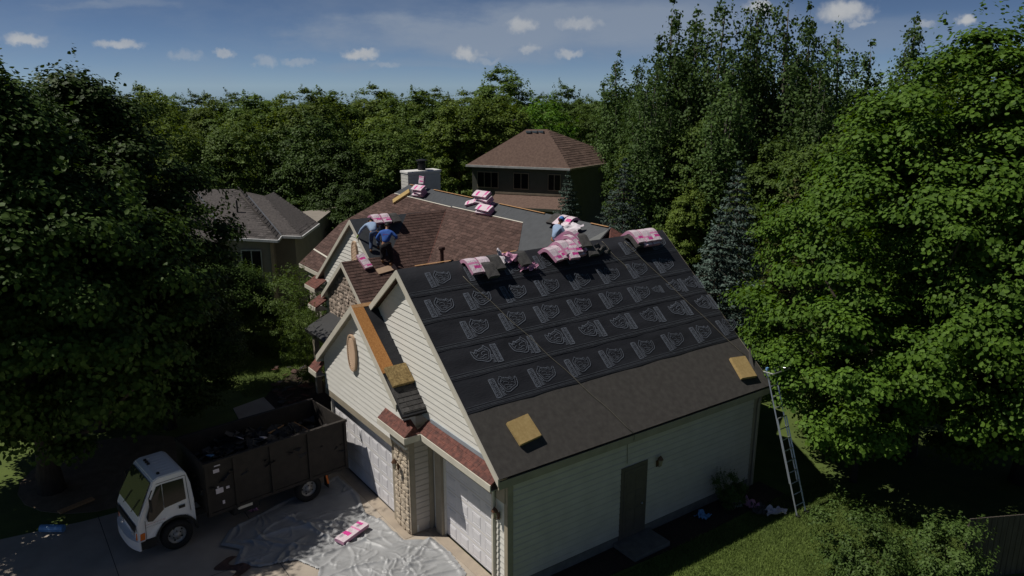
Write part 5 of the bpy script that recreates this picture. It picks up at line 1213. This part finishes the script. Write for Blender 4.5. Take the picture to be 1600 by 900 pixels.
def win(parent, cen, du, nn, w, h, z, panes=2, fm='frame_white'):
    b0 = np.array([cen[0], cen[1], z]); q = lambda u, v, o: b0 + du * u + np.array([0, 0, v]) + nn * o
    f = MB().prism([q(-w / 2, 0, .01), q(w / 2, 0, .01), q(w / 2, h, .01), q(-w / 2, h, .01)], nn * .05).build('window', fm, parent)
    for k in range(panes):
        a = -w / 2 + .06 + k * (w - .06) / panes; b = a + (w - .06) / panes - .06
        MB().prism([q(a, .07, .05), q(b, .07, .05), q(b, h - .07, .05), q(a, h - .07, .05)], nn * .018).build('pane', 'window_glass', f)
    return f
win(lh, c + sh_, du, nn, 1.1, 1.3, 2.3, 2)
bar('corner_trim', w1 + sh_ + nn * .02, w1 + sh_ + nn * .02 + np.array([0.01, 0, 0]), .18, EZ - .15, 'house_tan', lh)
pv = P(371, 330, 5.3); MB().lathe([(.05, 0), (.05, .75), (0, .76)], 8, tuple(pv - (0, 0, .15))).build('vent_pipe', 'black_metal', lh)
# --- house behind, two storeys, brown hipped roof
bh = empty('back_house', (0, 0, 0), label='dark olive two-storey house with brown hipped roof behind the ridge', cat='house')
E0, E1 = P(728, 258, 5.6), P(891, 264, 5.6); E2 = E1 + nrm(np.array([-(E1 - E0)[1], (E1 - E0)[0], 0]) * 1.0 + (E1 - E0) * .32) * 9.5
R0, R1 = P(823, 202, 8.5), P(855, 202, 8.5); E3 = E0 + (E2 - E1)
for a in (E2, E3): a[2] = 5.6
tiled('roof', [E0, E1, R1, R0], 'shingle_tan', bh, .25, .6); tiled('roof', [E1, E2, R1], 'shingle_tan', bh, .25, .6)
tiled('roof', [E2, E3, R0, R1], 'shingle_tan', bh, .4, 1.0); tiled('roof', [E3, E0, R0], 'shingle_tan', bh, .4, 1.0)
du = nrm(E1 - E0); nn = nrm(np.array([du[1], -du[0], 0])); 
if np.dot(nn, CAM - E0) < 0: nn = -nn
for a, b in ((E0, E1), (E1, E2)): bar('gutter', a + gu, b + gu, .16, .16, 'house_tan' if a is E1 else 'gutter_white', bh)
ins = lambda p, k: np.array([p[0], p[1], 0]) + ((E0 + E1 + E2 + E3) / 4 * (1, 1, 0) - np.array([p[0], p[1], 0])) * k
k_ = .07; B0, B1, B2, B3 = ins(E0, k_), ins(E1, k_), ins(E2, k_), ins(E3, k_); hh = (0, 0, 5.5)
wb = MB().prism([B0, B1, B2, B3], hh).build('wall', 'house_olive', bh)
Lw = np.linalg.norm(B1 - B0)
for t, w in ((.17, 1.9), (.52, 1.35), (.86, 1.1)): win(bh, B0 + (B1 - B0) * t, du, nn, w, 1.35, 3.75, 3 if w > 1.5 else 2, 'house_tan')
# porch roof and lower storey
a, b = B0 + (B1 - B0) * .25, B1 + (B1 - B0) * .02
slab('porch_roof', [a + nn * 2.2 + (0, 0, 2.6), b + nn * 2.2 + (0, 0, 2.6), b + (0, 0, 3.3), a + (0, 0, 3.3)], .12, 'shingle_tan', bh)
bar('fascia', a + nn * 2.2 + (0, 0, 2.4), b + nn * 2.2 + (0, 0, 2.4), .08, .2, 'house_olive', bh); bar('belt_trim', a + nn * .06 + (0, 0, 3.32), b + nn * .06 + (0, 0, 3.32), .08, .16, 'house_tan', bh)
for t in (0, .33, .66, 1): c = a + (b - a) * t + nn * 2.1; MB().box(c[0] - .08, c[0] + .08, c[1] - .08, c[1] + .08, 0, 2.45).build('porch_post', 'house_tan', bh)
win(bh, B0 + (B1 - B0) * .45, du, nn, 1.6, 1.6, .7, 2)
c = B0 + (B1 - B0) * .12; MB().prism([c + nn * .1, c + du * .5 + nn * .1, c + du * .5 + nn * .1 + (0, 0, 2.9), c + nn * .1 + (0, 0, 3.0)], nn * .3).build('chimney_breast', 'house_tan', bh)
Nf = nrm(np.cross(E1 - E0, R0 - E0)); Nf = Nf if Nf[2] > 0 else -Nf
for t in (.2, .5, .8):
    p_ = R0 + (R1 - R0) * t + ((E0 + E1) / 2 - (R0 + R1) / 2) * .09
    o = MB().box(-.22, .22, -.2, .2, .0, .16).build('roof_vent', 'metal_grey', bh, bevel=.02); o.location = p_; o.rotation_euler = (0, 0, math.atan2(du[1], du[0]))
# --- a third roof glimpsed through the trees
t3 = empty('far_house', (0, 0, 0), label='pale grey roof glimpsed through the trees left of the brown hipped roof', cat='house')
g = at_d(762, 200, 95); gl = RT * 5; gb = FW * 4
slab('roof', [np.array([g[0], g[1], 5.0]) - gl, np.array([g[0], g[1], 5.0]) + gl, np.array([g[0], g[1], 7.9]) + gl * .7 + gb, np.array([g[0], g[1], 7.9]) - gl * .7 + gb], .15, 'shingle_grey', t3)
p0 = np.array([g[0], g[1], 0]) + gb * .1
MB().prism([p0 - gl * .95, p0 + gl * .95, p0 + gl * .95 + gb * 1.6, p0 - gl * .95 + gb * 1.6], (0, 0, 5)).build('wall', 'house_tan', t3)
# ------------------------------------------------------------------ board fence in the lower right shade
fe = empty('board_fence', (0, 0, 0), label='dark weathered board fence in deep shade at the lower right', cat='fence')
a, b = at_z(1500, 905, 0), at_z(1760, 880, 0); L = np.linalg.norm(b - a); d = (b - a) / L; n = np.array([-d[1], d[0], 0]); fm = None
k = 0
while k * .155 < L:
    p = a + d * k * .155; o = MB().mesh8([p, p + d * .14, p + d * .14 + n * .022, p + n * .022, p + (0, 0, 1.7), p + d * .14 + (0, 0, 1.7), p + d * .14 + n * .022 + (0, 0, 1.7), p + n * .022 + (0, 0, 1.7)]).build('fence_board', 'fence_wood', fe); k += 1
for z in (.3, 1.4): bar('fence_rail', a + n * .05 + (0, 0, z), b + n * .05 + (0, 0, z), .05, .09, 'fence_wood', fe)
# ------------------------------------------------------------------ trees
def leaves(rng, cen, nrmv, size, kind='maple', aspect=.8):
    """cen (n,3), nrmv (n,3) -> leaf blades with a folded midrib"""
    n = len(cen); nv = nrmv / (np.linalg.norm(nrmv, axis=1, keepdims=True) + 1e-9)
    t = rng.normal(size=(n, 3)); t -= nv * (t * nv).sum(1, keepdims=True); t /= np.linalg.norm(t, axis=1, keepdims=True) + 1e-9
    b = np.cross(nv, t); s = size * rng.uniform(.65, 1.3, n)[:, None]; w = s * aspect * .5; fold = s * rng.uniform(.02, .14, n)[:, None]
    if kind == 'maple':
        P = [cen - t * s * .5, cen - t * s * .22 + b * w * 1.0 + nv * fold, cen + t * s * .18 + b * w * .72 + nv * fold * .6, cen + t * s * .5, cen + t * s * .18 - b * w * .72 + nv * fold * .6, cen - t * s * .22 - b * w * 1.0 + nv * fold]
        v = np.stack(P, 1).reshape(-1, 3); o = np.arange(n)[:, None] * 6
        f = np.concatenate([o + np.array([0, 1, 2, 3]), o + np.array([0, 3, 4, 5])], 0)
    else:
        P = [cen - t * s * .5, cen + b * w + nv * fold, cen + t * s * .5, cen - b * w + nv * fold]
        v = np.stack(P, 1).reshape(-1, 3); o = np.arange(n)[:, None] * 4; f = o + np.array([0, 1, 2, 3])
    return v, f
def lobed(rng, k=7, amp=.2):
    d = rng.normal(size=(k, 3)); d /= np.linalg.norm(d, axis=1, keepdims=True); a = rng.uniform(-amp, amp, k)
    return lambda u: 1 + (np.maximum(0, u @ d.T) ** 3 * a).sum(1)
def clump_leaves(rng, C, Rr, per, size, kind, updir=.7, flat=.75, aspect=.8, outc=None):
    """leaf positions round clump centres C with radii Rr"""
    n = len(C); idx = np.repeat(np.arange(n), per); m = len(idx)
    u = rng.normal(size=(m, 3)); u /= np.linalg.norm(u, axis=1, keepdims=True); u[:, 2] = np.where(u[:, 2] < -.25, -u[:, 2] * .6, u[:, 2]); 
    rad = Rr[idx] * (rng.uniform(0, 1, m) ** .45) * rng.uniform(.75, 1.18, m)
    pos = C[idx] + u * rad[:, None] * np.array([1, 1, flat])
    out = u + np.array([0, 0, updir]) + rng.normal(size=(m, 3)) * .45
    if outc is not None:
        oc = pos - outc; oc /= np.linalg.norm(oc, axis=1, keepdims=True); out += oc * .5
    return leaves(rng, pos, out, size, kind, aspect)
def limb_mesh(rng, h, r0, crown_c, targets, lean=(0, 0)):
    mb = MB(); pts = []; n = 7
    for k in range(n): t = k / (n - 1); pts.append(np.array([lean[0] * t * t + .12 * math.sin(t * 5 + 1) * r0 * 2, lean[1] * t * t + .12 * math.cos(t * 4) * r0 * 2, h * t]))
    mb.tube(pts, [r0 * 1.45] + [r0 * (1 - .82 * k / (n - 1)) for k in range(1, n)], 9)
    for tg in targets:
        tg = np.array(tg); z0 = min(h * .92, max(h * .16, tg[2] - np.hypot(tg[0], tg[1]) * rng.uniform(.5, .95))); t = z0 / h; i = min(n - 2, int(t * (n - 1))); f = t * (n - 1) - i
        a = pts[i] * (1 - f) + pts[i + 1] * f; mid = a * .5 + tg * .5 + np.array([0, 0, -.08 * np.linalg.norm(tg - a)]); q1 = a * .78 + mid * .22 + np.array([0, 0, .05]); rr = r0 * (1 - .8 * t) * .55
        mb.tube([a, q1, mid, tg * .75 + mid * .25, tg], [rr, rr * .8, rr * .55, rr * .35, rr * .12], 6)
    return mb
def broadleaf(seed, H, base, rad, nclump, crad, per, size, lm, kind='maple', trunk=.22, bark='bark', amp=.3, shape=1.0, inner=.3, aspect=.8, updir=.7, flat=.75, nlimb=26, sprig=0, cone=0.0):
    """tree meshes (trunk, crown): crown is an uneven ellipsoid of leaf clumps from height base to H"""
    rng = np.random.RandomState(seed); c = np.array([0, 0, (base + H) / 2]); hz_ = (H - base) / 2
    u = rng.normal(size=(nclump, 3)); u /= np.linalg.norm(u, axis=1, keepdims=True)
    lob = lobed(rng, 12, amp); r = np.where(rng.rand(nclump) < inner, rng.uniform(.25, .75, nclump), rng.uniform(.80, 1.0, nclump)) * lob(u)
    taper = (1 - .28 * shape * np.clip(u[:, 2], -1, 1)) * (1 - cone * np.clip(u[:, 2], 0, 1))      # narrower towards the top
    C = u * r[:, None] * np.stack([rad * taper, rad * taper, np.full(nclump, hz_)], 1) + c
    C[:, 2] = np.maximum(C[:, 2], base * .8 + .2)
    Rr = crad * rng.uniform(.6, 1.25, nclump)
    v, f = clump_leaves(rng, C, Rr, per, size, kind, updir, flat, aspect, c)
    vs, fs = [v], [f]
    if sprig:                                                            # loose shoots breaking the outline
        us = rng.normal(size=(sprig, 3)); us[:, 2] = np.abs(us[:, 2]) * .9 + .1; us /= np.linalg.norm(us, axis=1, keepdims=True)
        for q in us:
            tp = rad * (1 - .28 * shape * q[2]) * (1 - cone * max(0, q[2])); b = q * np.array([tp, tp, hz_]) * lob(q[None])[0] + c; ln = rng.uniform(.5, 1.3) * crad * 1.3
            k = 26; tt = rng.uniform(0, 1, k)[:, None]; dr = q * .5 + np.array([0, 0, .8]); dr /= np.linalg.norm(dr)
            pp = b + dr * ln * tt + rng.normal(size=(k, 3)) * crad * .24 * (1.15 - tt)
            v2, f2 = leaves(rng, pp, rng.normal(size=(k, 3)) * .6 + q + np.array([0, 0, .5]), size, kind, aspect); vs.append(v2); fs.append(f2 + sum(len(a) for a in vs[:-1]))
    v = np.concatenate(vs); f = np.concatenate(fs)
    tg = C[rng.permutation(nclump)[:nlimb]]
    tr = limb_mesh(rng, base + (H - base) * .72, trunk, c, tg).data('trunk', bark, True)
    return tr, np_mesh('crown', v, f, lm)
def poplar(seed, H, rad, lm='leaf_poplar', size=.21, per=84, nb=20, trunk=.2):
    """upright tree: many steep leaders, each a tapering plume of small leaves, spiky outline"""
    rng = np.random.RandomState(seed); mb = MB(); n = 8; pts = [np.array([.15 * math.sin(k * 1.1 + seed), .15 * math.cos(k * .9 + seed), H * .96 * k / (n - 1)]) for k in range(n)]
    mb.tube(pts, [trunk * (1.2 - 1.1 * k / (n - 1)) for k in range(n)], 8); P = []
    for b in range(nb):
        a = b * 2.399 + rng.rand() * .5; rr_ = rad * math.sqrt((b + .3) / nb) * rng.uniform(.8, 1.1) if b else 0
        ht = H * (1 - .62 * (rr_ / rad) ** 1.5 * rng.uniform(.5, 1.15)) if b else H
        z0 = max(.6, ht * rng.uniform(.12, .45) - .3); s0 = np.array([math.cos(a) * rr_ * .45, math.sin(a) * rr_ * .45, z0]); e = np.array([math.cos(a) * rr_, math.sin(a) * rr_, ht])
        mb.tube([np.array([0, 0, z0 * .75]), s0 * .8 + e * .2, e], [.05, .035, .006], 5); m = max(6, int((ht - z0) / .62))
        for k in range(m):
            t = k / (m - 1); bow = math.sin(t * math.pi) * .22 * rad; q = s0 + (e - s0) * t + np.array([math.cos(a), math.sin(a), 0]) * bow * .5
            w = (.62 * (1 - t) ** .6 + .26) * rng.uniform(.65, 1.25); off = rng.normal(size=3) * w * .55
            P.append(q + off + rng.normal(size=(int(per * (.45 + .6 * (1 - t))), 3)) * np.array([w * .62, w * .62, w * .75]))
    c = np.concatenate(P); c[:, 2] = np.maximum(c[:, 2], .3)
    out = c - np.stack([np.zeros(len(c)), np.zeros(len(c)), c[:, 2]], 1); out /= np.linalg.norm(out, axis=1, keepdims=True) + 1e-6
    v, f = leaves(rng, c, out * .7 + rng.normal(size=c.shape) * .55 + np.array([0, 0, .45]), size, 'oval', .8)
    return mb.data('trunk', 'bark_pale', True), np_mesh('crown', v, f, lm)
def spruce(seed, H, rad, lm='leaf_spruce', rows=30, size=.17, per=70):
    rng = np.random.RandomState(seed); mb = MB(); mb.tube([(0, 0, 0), (0, 0, H * .5), (0, 0, H)], [.16, .09, .01], 8); P = []; D = []
    for r in range(rows):
        t = r / (rows - 1); z = .3 + (H - .35) * t; R = rad * (1 - t) ** .82 + .12; nb = max(4, int(11 * (1 - t) + 4))
        for b in range(nb):
            a = 2 * math.pi * (b + rng.rand() * .8) / nb + r; L = R * rng.uniform(.72, 1.12); dirh = np.array([math.cos(a), math.sin(a), 0])
            m = int(per * (.3 + L / rad)); s = rng.uniform(.12, 1, m) ** .75; side = rng.normal(size=m) * .20 * L * (1.1 - s * .55); perp = np.array([-dirh[1], dirh[0], 0])
            droop = -.30 * L * np.sin(s * 1.7) + .16 * L * s ** 3; zz = droop - np.abs(side) * .18 + rng.normal(size=m) * .04
            P.append(np.array([0, 0, z]) + dirh * (s * L)[:, None] + perp * side[:, None] + np.array([0, 0, 1.0]) * zz[:, None]); D.append(np.tile(dirh * .5 + np.array([0, 0, .9]), (m, 1)))
            mb.tube([(0, 0, z), tuple(np.array([0, 0, z]) + dirh * L * .9 + np.array([0, 0, -.2 * L]))], [.025, .006], 4)
    c = np.concatenate(P); d = np.concatenate(D); v, f = leaves(rng, c, d + rng.normal(size=c.shape) * .55, size, 'oval', .42)
    return mb.data('trunk', 'bark', False), np_mesh('crown', v, f, lm)
def plant(name, mesh, loc, rz, sc, label, cat, group=None):
    r = empty(name, loc, rz, label, cat, group); r.scale = (sc, sc, sc) if not hasattr(sc, '__len__') else sc
    link('trunk' if cat == 'tree' else 'stem', mesh[0], r); link('crown' if cat == 'tree' else 'foliage', mesh[1], r); return r
def gpos(px, d): p = at_d(px, 300, d); return (p[0], p[1], 0)
def hgt_at(py, px, d): return float(at_d(px, py, d)[2])
# --- two big near trees
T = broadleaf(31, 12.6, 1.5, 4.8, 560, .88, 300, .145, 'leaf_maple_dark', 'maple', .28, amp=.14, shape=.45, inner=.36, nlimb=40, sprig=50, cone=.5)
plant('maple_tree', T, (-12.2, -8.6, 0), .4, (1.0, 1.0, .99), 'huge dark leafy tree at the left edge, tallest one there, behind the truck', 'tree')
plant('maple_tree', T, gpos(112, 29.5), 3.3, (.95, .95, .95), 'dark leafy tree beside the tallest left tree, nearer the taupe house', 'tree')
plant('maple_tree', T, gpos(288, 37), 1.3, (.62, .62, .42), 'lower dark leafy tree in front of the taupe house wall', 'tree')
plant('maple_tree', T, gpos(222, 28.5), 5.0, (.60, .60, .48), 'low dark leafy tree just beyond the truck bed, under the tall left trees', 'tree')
T = broadleaf(47, 13.0, 1.0, 5.1, 430, .86, 310, .135, 'leaf_maple', 'maple', .25, amp=.24, shape=1.1, inner=.2, nlimb=44, sprig=70, cone=.22)
plant('maple_tree', T, gpos(1478, 27), 1.9, .97, 'large bright green maple beside the ladder, overhanging the back corner', 'tree')
r_ = plant('maple_tree', T, gpos(1680, 27), 4.2, (1.0, 1.0, 1.03), 'tall bright green maple cut by the right edge of the photo', 'tree')
T2 = broadleaf(53, 6.4, 1.2, 2.5, 120, .62, 230, .13, 'leaf_maple', 'maple', .10, amp=.4, shape=.3, inner=.2, nlimb=16, sprig=14)
plant('young_tree', T2, gpos(1388, 24.2), 0, .92, 'low maple boughs in front of the ladder', 'tree')
# --- shrubs lower right and small ones
SH = broadleaf(61, 1.9, .12, 1.15, 95, .34, 90, .085, 'leaf_shrub', 'oval', .04, amp=.45, shape=.5, inner=.3, nlimb=22, aspect=.55, sprig=40)
plant('shrub', SH, tuple(at_z(1345, 925, 0)), .3, 1.0, 'sunlit leafy shrub at the foot of the ladder, lower right', 'shrub', 'shrubs by the lawn')
plant('shrub', SH, tuple(at_z(1465, 935, 0)), 2.1, 1.0, 'leafy shrub at the lower right, next to the dark fence', 'shrub', 'shrubs by the lawn')
plant('shrub', SH, (.55, 7.55, 0), 1.1, (.40, .40, .55), 'small dark shrub against the shaded garage wall', 'shrub')
SD = broadleaf(67, 3.2, .1, 1.6, 120, .42, 120, .10, 'leaf_oak', 'oval', .05, amp=.35, shape=.4, inner=.3, nlimb=18, aspect=.5, sprig=40)
p = at_z(462, 545, 0); plant('shrub', SD, tuple(p), .2, 1.05, 'rounded dark green shrub between the two houses', 'shrub')
p = at_z(500, 470, .5); plant('shrub', SD, (-16.2, 1.2, 0), 1.2, (.55, .55, .95), 'dark shrub against the entry below the small stone gable', 'shrub')
ST = broadleaf(71, 5.6, .5, 1.7, 110, .50, 130, .13, 'leaf_oak', 'oval', .08, amp=.4, shape=.5, inner=.3, nlimb=18, aspect=.6, sprig=30)
plant('small_tree', ST, gpos(376, 38), .2, .66, 'small yellow-green tree before the window of the taupe house', 'tree')
plant('small_tree', ST, gpos(340, 36), 2.2, .7, 'small tree at the left corner of the taupe house', 'tree')
plant('small_tree', ST, gpos(408, 36), 4.0, .4, 'low bushy tree beneath the taupe house', 'tree')
# --- conifers
SP = spruce(5, 9.0, 2.9); SP2 = spruce(9, 8.0, 2.4, rows=26)
SY = spruce(12, 8.4, 2.5, 'leaf_pine', rows=26)
def spr(m, H0, px, ytop, d, label, rz=0.0, wide=1.0):
    h = hgt_at(ytop, px, d); s = h / H0; return plant('spruce_tree', m, gpos(px, d), rz, (s * wide, s * wide, s), label, 'tree', 'spruces behind the house')
spr(SP, 9.0, 975, 247, 43, 'broad blue spruce behind the far end of the garage ridge', .3, 1.05)
spr(SP2, 8.0, 888, 268, 52, 'small blue-green spruce in front of the brown hipped roof house', 1.0)
spr(SP, 9.0, 1152, 252, 35, 'tall blue spruce beside the sloping right edge of the garage roof', 2.0, .95)
spr(SP2, 8.0, 1128, 330, 31, 'lower blue spruce close against the right edge of the garage roof', 4.0, 1.1)
spr(SY, 8.4, 1243, 280, 37, 'yellow-green conifer between the blue spruce and the maple', 1.5, 1.0)
# --- poplars
PO = [poplar(3, 17, 2.3), poplar(8, 17, 2.0), poplar(15, 17, 2.6)]
pl = [(958, 92, 68), (995, 100, 64), (1038, 12, 54), (1072, 28, 57), (1112, 2, 53), (1162, 0, 56), (1208, 8, 54), (1240, 22, 57), (1288, 52, 55), (1335, 78, 57), (1398, 40, 54), (1440, 95, 60), (1015, 110, 50), (1130, 95, 48), (1265, 110, 48)]
for i, (px, yt, d) in enumerate(sorted(pl)):
    h = hgt_at(yt, px, d); s = h / 16.6; w_ = s * (1.0 if i % 2 else 1.12)
    plant('poplar_tree', PO[i % 3], gpos(px, d), i * 1.7, (w_, w_, s), ['first', 'second', 'third', 'fourth', 'fifth', 'sixth', 'seventh', 'eighth', 'ninth', 'tenth', 'eleventh', 'twelfth', 'thirteenth', 'fourteenth', 'fifteenth'][i] + ' upright poplar from the left in the tall row behind the spruces', 'tree', 'poplars in a row')
# --- woodland
OAK = [broadleaf(101 + i, 12, 1.0, 3.6, 160, .92, 145, .235, ('leaf_oak', 'leaf_ash', 'leaf_oak', 'leaf_maple_dark')[i], 'oval', .2, amp=.4, shape=(.9, .5, .3, .8)[i], inner=.2, nlimb=22, aspect=.75, sprig=36) for i in range(4)]
def wood(i, px, yt, d, label, group=None, wide=1.0, rz=None):
    h = hgt_at(yt, px, d); s = h / 12.6
    return plant('leafy_tree', OAK[i], gpos(px, d), rz if rz is not None else px * .37, (s * wide, s * wide, s), label, 'tree', group)
wood(0, 772, 102, 88, 'tall broad tree standing above the tree line left of the brown roof', wide=1.15)
BR = broadleaf(121, 10, .8, 4.2, 150, 1.0, 110, .28, 'leaf_bright', 'oval', .2, amp=.25, shape=.6, inner=.2, nlimb=20, aspect=.6, sprig=20)
h = hgt_at(152, 845, 80); plant('round_tree', BR, gpos(845, 80), .3, (h / 10.3 * 1.0,) * 3, 'bright green rounded tree right behind the brown hipped roof', 'tree')
rr = random.Random(77)
ORD = ['first', 'second', 'third', 'fourth', 'fifth', 'sixth', 'seventh', 'eighth', 'ninth', 'tenth', 'eleventh', 'twelfth', 'thirteenth', 'fourteenth', 'fifteenth', 'sixteenth', 'seventeenth', 'eighteenth', 'nineteenth', 'twentieth', 'twenty-first', 'twenty-second', 'twenty-third']
near = sorted([(215, 172, 66, 1), (285, 190, 62, 1), (345, 185, 62, 2), (405, 185, 64, 1), (455, 195, 60, 3), (512, 175, 58, 3), (540, 215, 54, 3), (585, 190, 56, 2), (612, 178, 62, 1), (640, 215, 58, 2), (575, 262, 52, 3), (548, 290, 50, 3)])
for i, (px, yt, d, k) in enumerate(near): wood(k, px, yt, d, ORD[i] + ' tree from the left in the nearer row between the two houses', 'nearer woodland row', rr.uniform(.95, 1.15))
for i in range(16):
    px = 150 + i * 43 + rr.uniform(-14, 14); wood(rr.choice((0, 1, 2, 1)), px, rr.uniform(136, 158), rr.uniform(72, 86), ORD[i] + ' tree from the left in the middle row of the woodland', 'middle woodland row', rr.uniform(.95, 1.25))
for i in range(22):
    px = 60 + i * 46 + rr.uniform(-15, 15); wood(rr.choice((0, 1, 2, 3)), px, rr.uniform(138, 156), rr.uniform(100, 135), ORD[i] + ' tree from the left in the far row along the horizon', 'far woodland row', rr.uniform(1.0, 1.4))
for i, (px, yt, d, k) in enumerate(sorted(((905, 150, 95, 0), (885, 128, 110, 3), (930, 170, 90, 2), (990, 205, 62, 1), (1062, 275, 50, 1), (1090, 250, 52, 3), (1075, 292, 47, 1), (1195, 215, 46, 0), (1275, 200, 44, 2), (1330, 160, 48, 3), (1105, 180, 50, 0), (1040, 190, 52, 2), (1000, 200, 54, 3), (1380, 190, 46, 0)))):
    wood(k, px, yt, d, ORD[i] + ' leafy tree from the left among those around the poplars and spruces', 'understorey by the poplars', .9)
for i, (px, yt, d) in enumerate(((1490, 80, 60), (1560, 90, 58), (1630, 70, 62), (90, 120, 60), (20, 110, 62), (150, 150, 56), (-40, 120, 58))):
    wood(i % 4, px, yt, d, 'leafy tree half hidden behind the big ' + ('right' if px > 800 else 'left') + ' side trees, ' + ORD[(i if px > 800 else (90, 20, 150, -40).index(px))] + ' of them', 'trees behind the side trees', 1.15)
# --- lawn blades where the sun reaches the grass
def grass(poly_c, n, seed, name, label):
    rng = np.random.RandomState(seed); x = rng.uniform(poly_c[0], poly_c[1], n); y = rng.uniform(poly_c[2], poly_c[3], n)
    a = rng.rand(n) * 6.28; h = rng.uniform(.04, .10, n); w = .008; lx, ly = rng.normal(size=n) * .03, rng.normal(size=n) * .03; z = np.zeros(n)
    v = np.stack([np.stack([x - w * np.cos(a), y - w * np.sin(a), z], 1), np.stack([x + w * np.cos(a), y + w * np.sin(a), z], 1), np.stack([x + lx, y + ly, h], 1)], 1).reshape(-1, 3)
    o = link(name, np_mesh(name, v, np.arange(3 * n).reshape(n, 3), 'grass_blade')); props(o, label, 'grass', kind='stuff')
grass((1.0, 6.5, 2.2, 11.5), 90000, 1, 'grass', 'short mown grass beside the garage')
grass((-24, -16, -1.5, 4.5), 40000, 2, 'grass', 'short mown grass between the two houses')
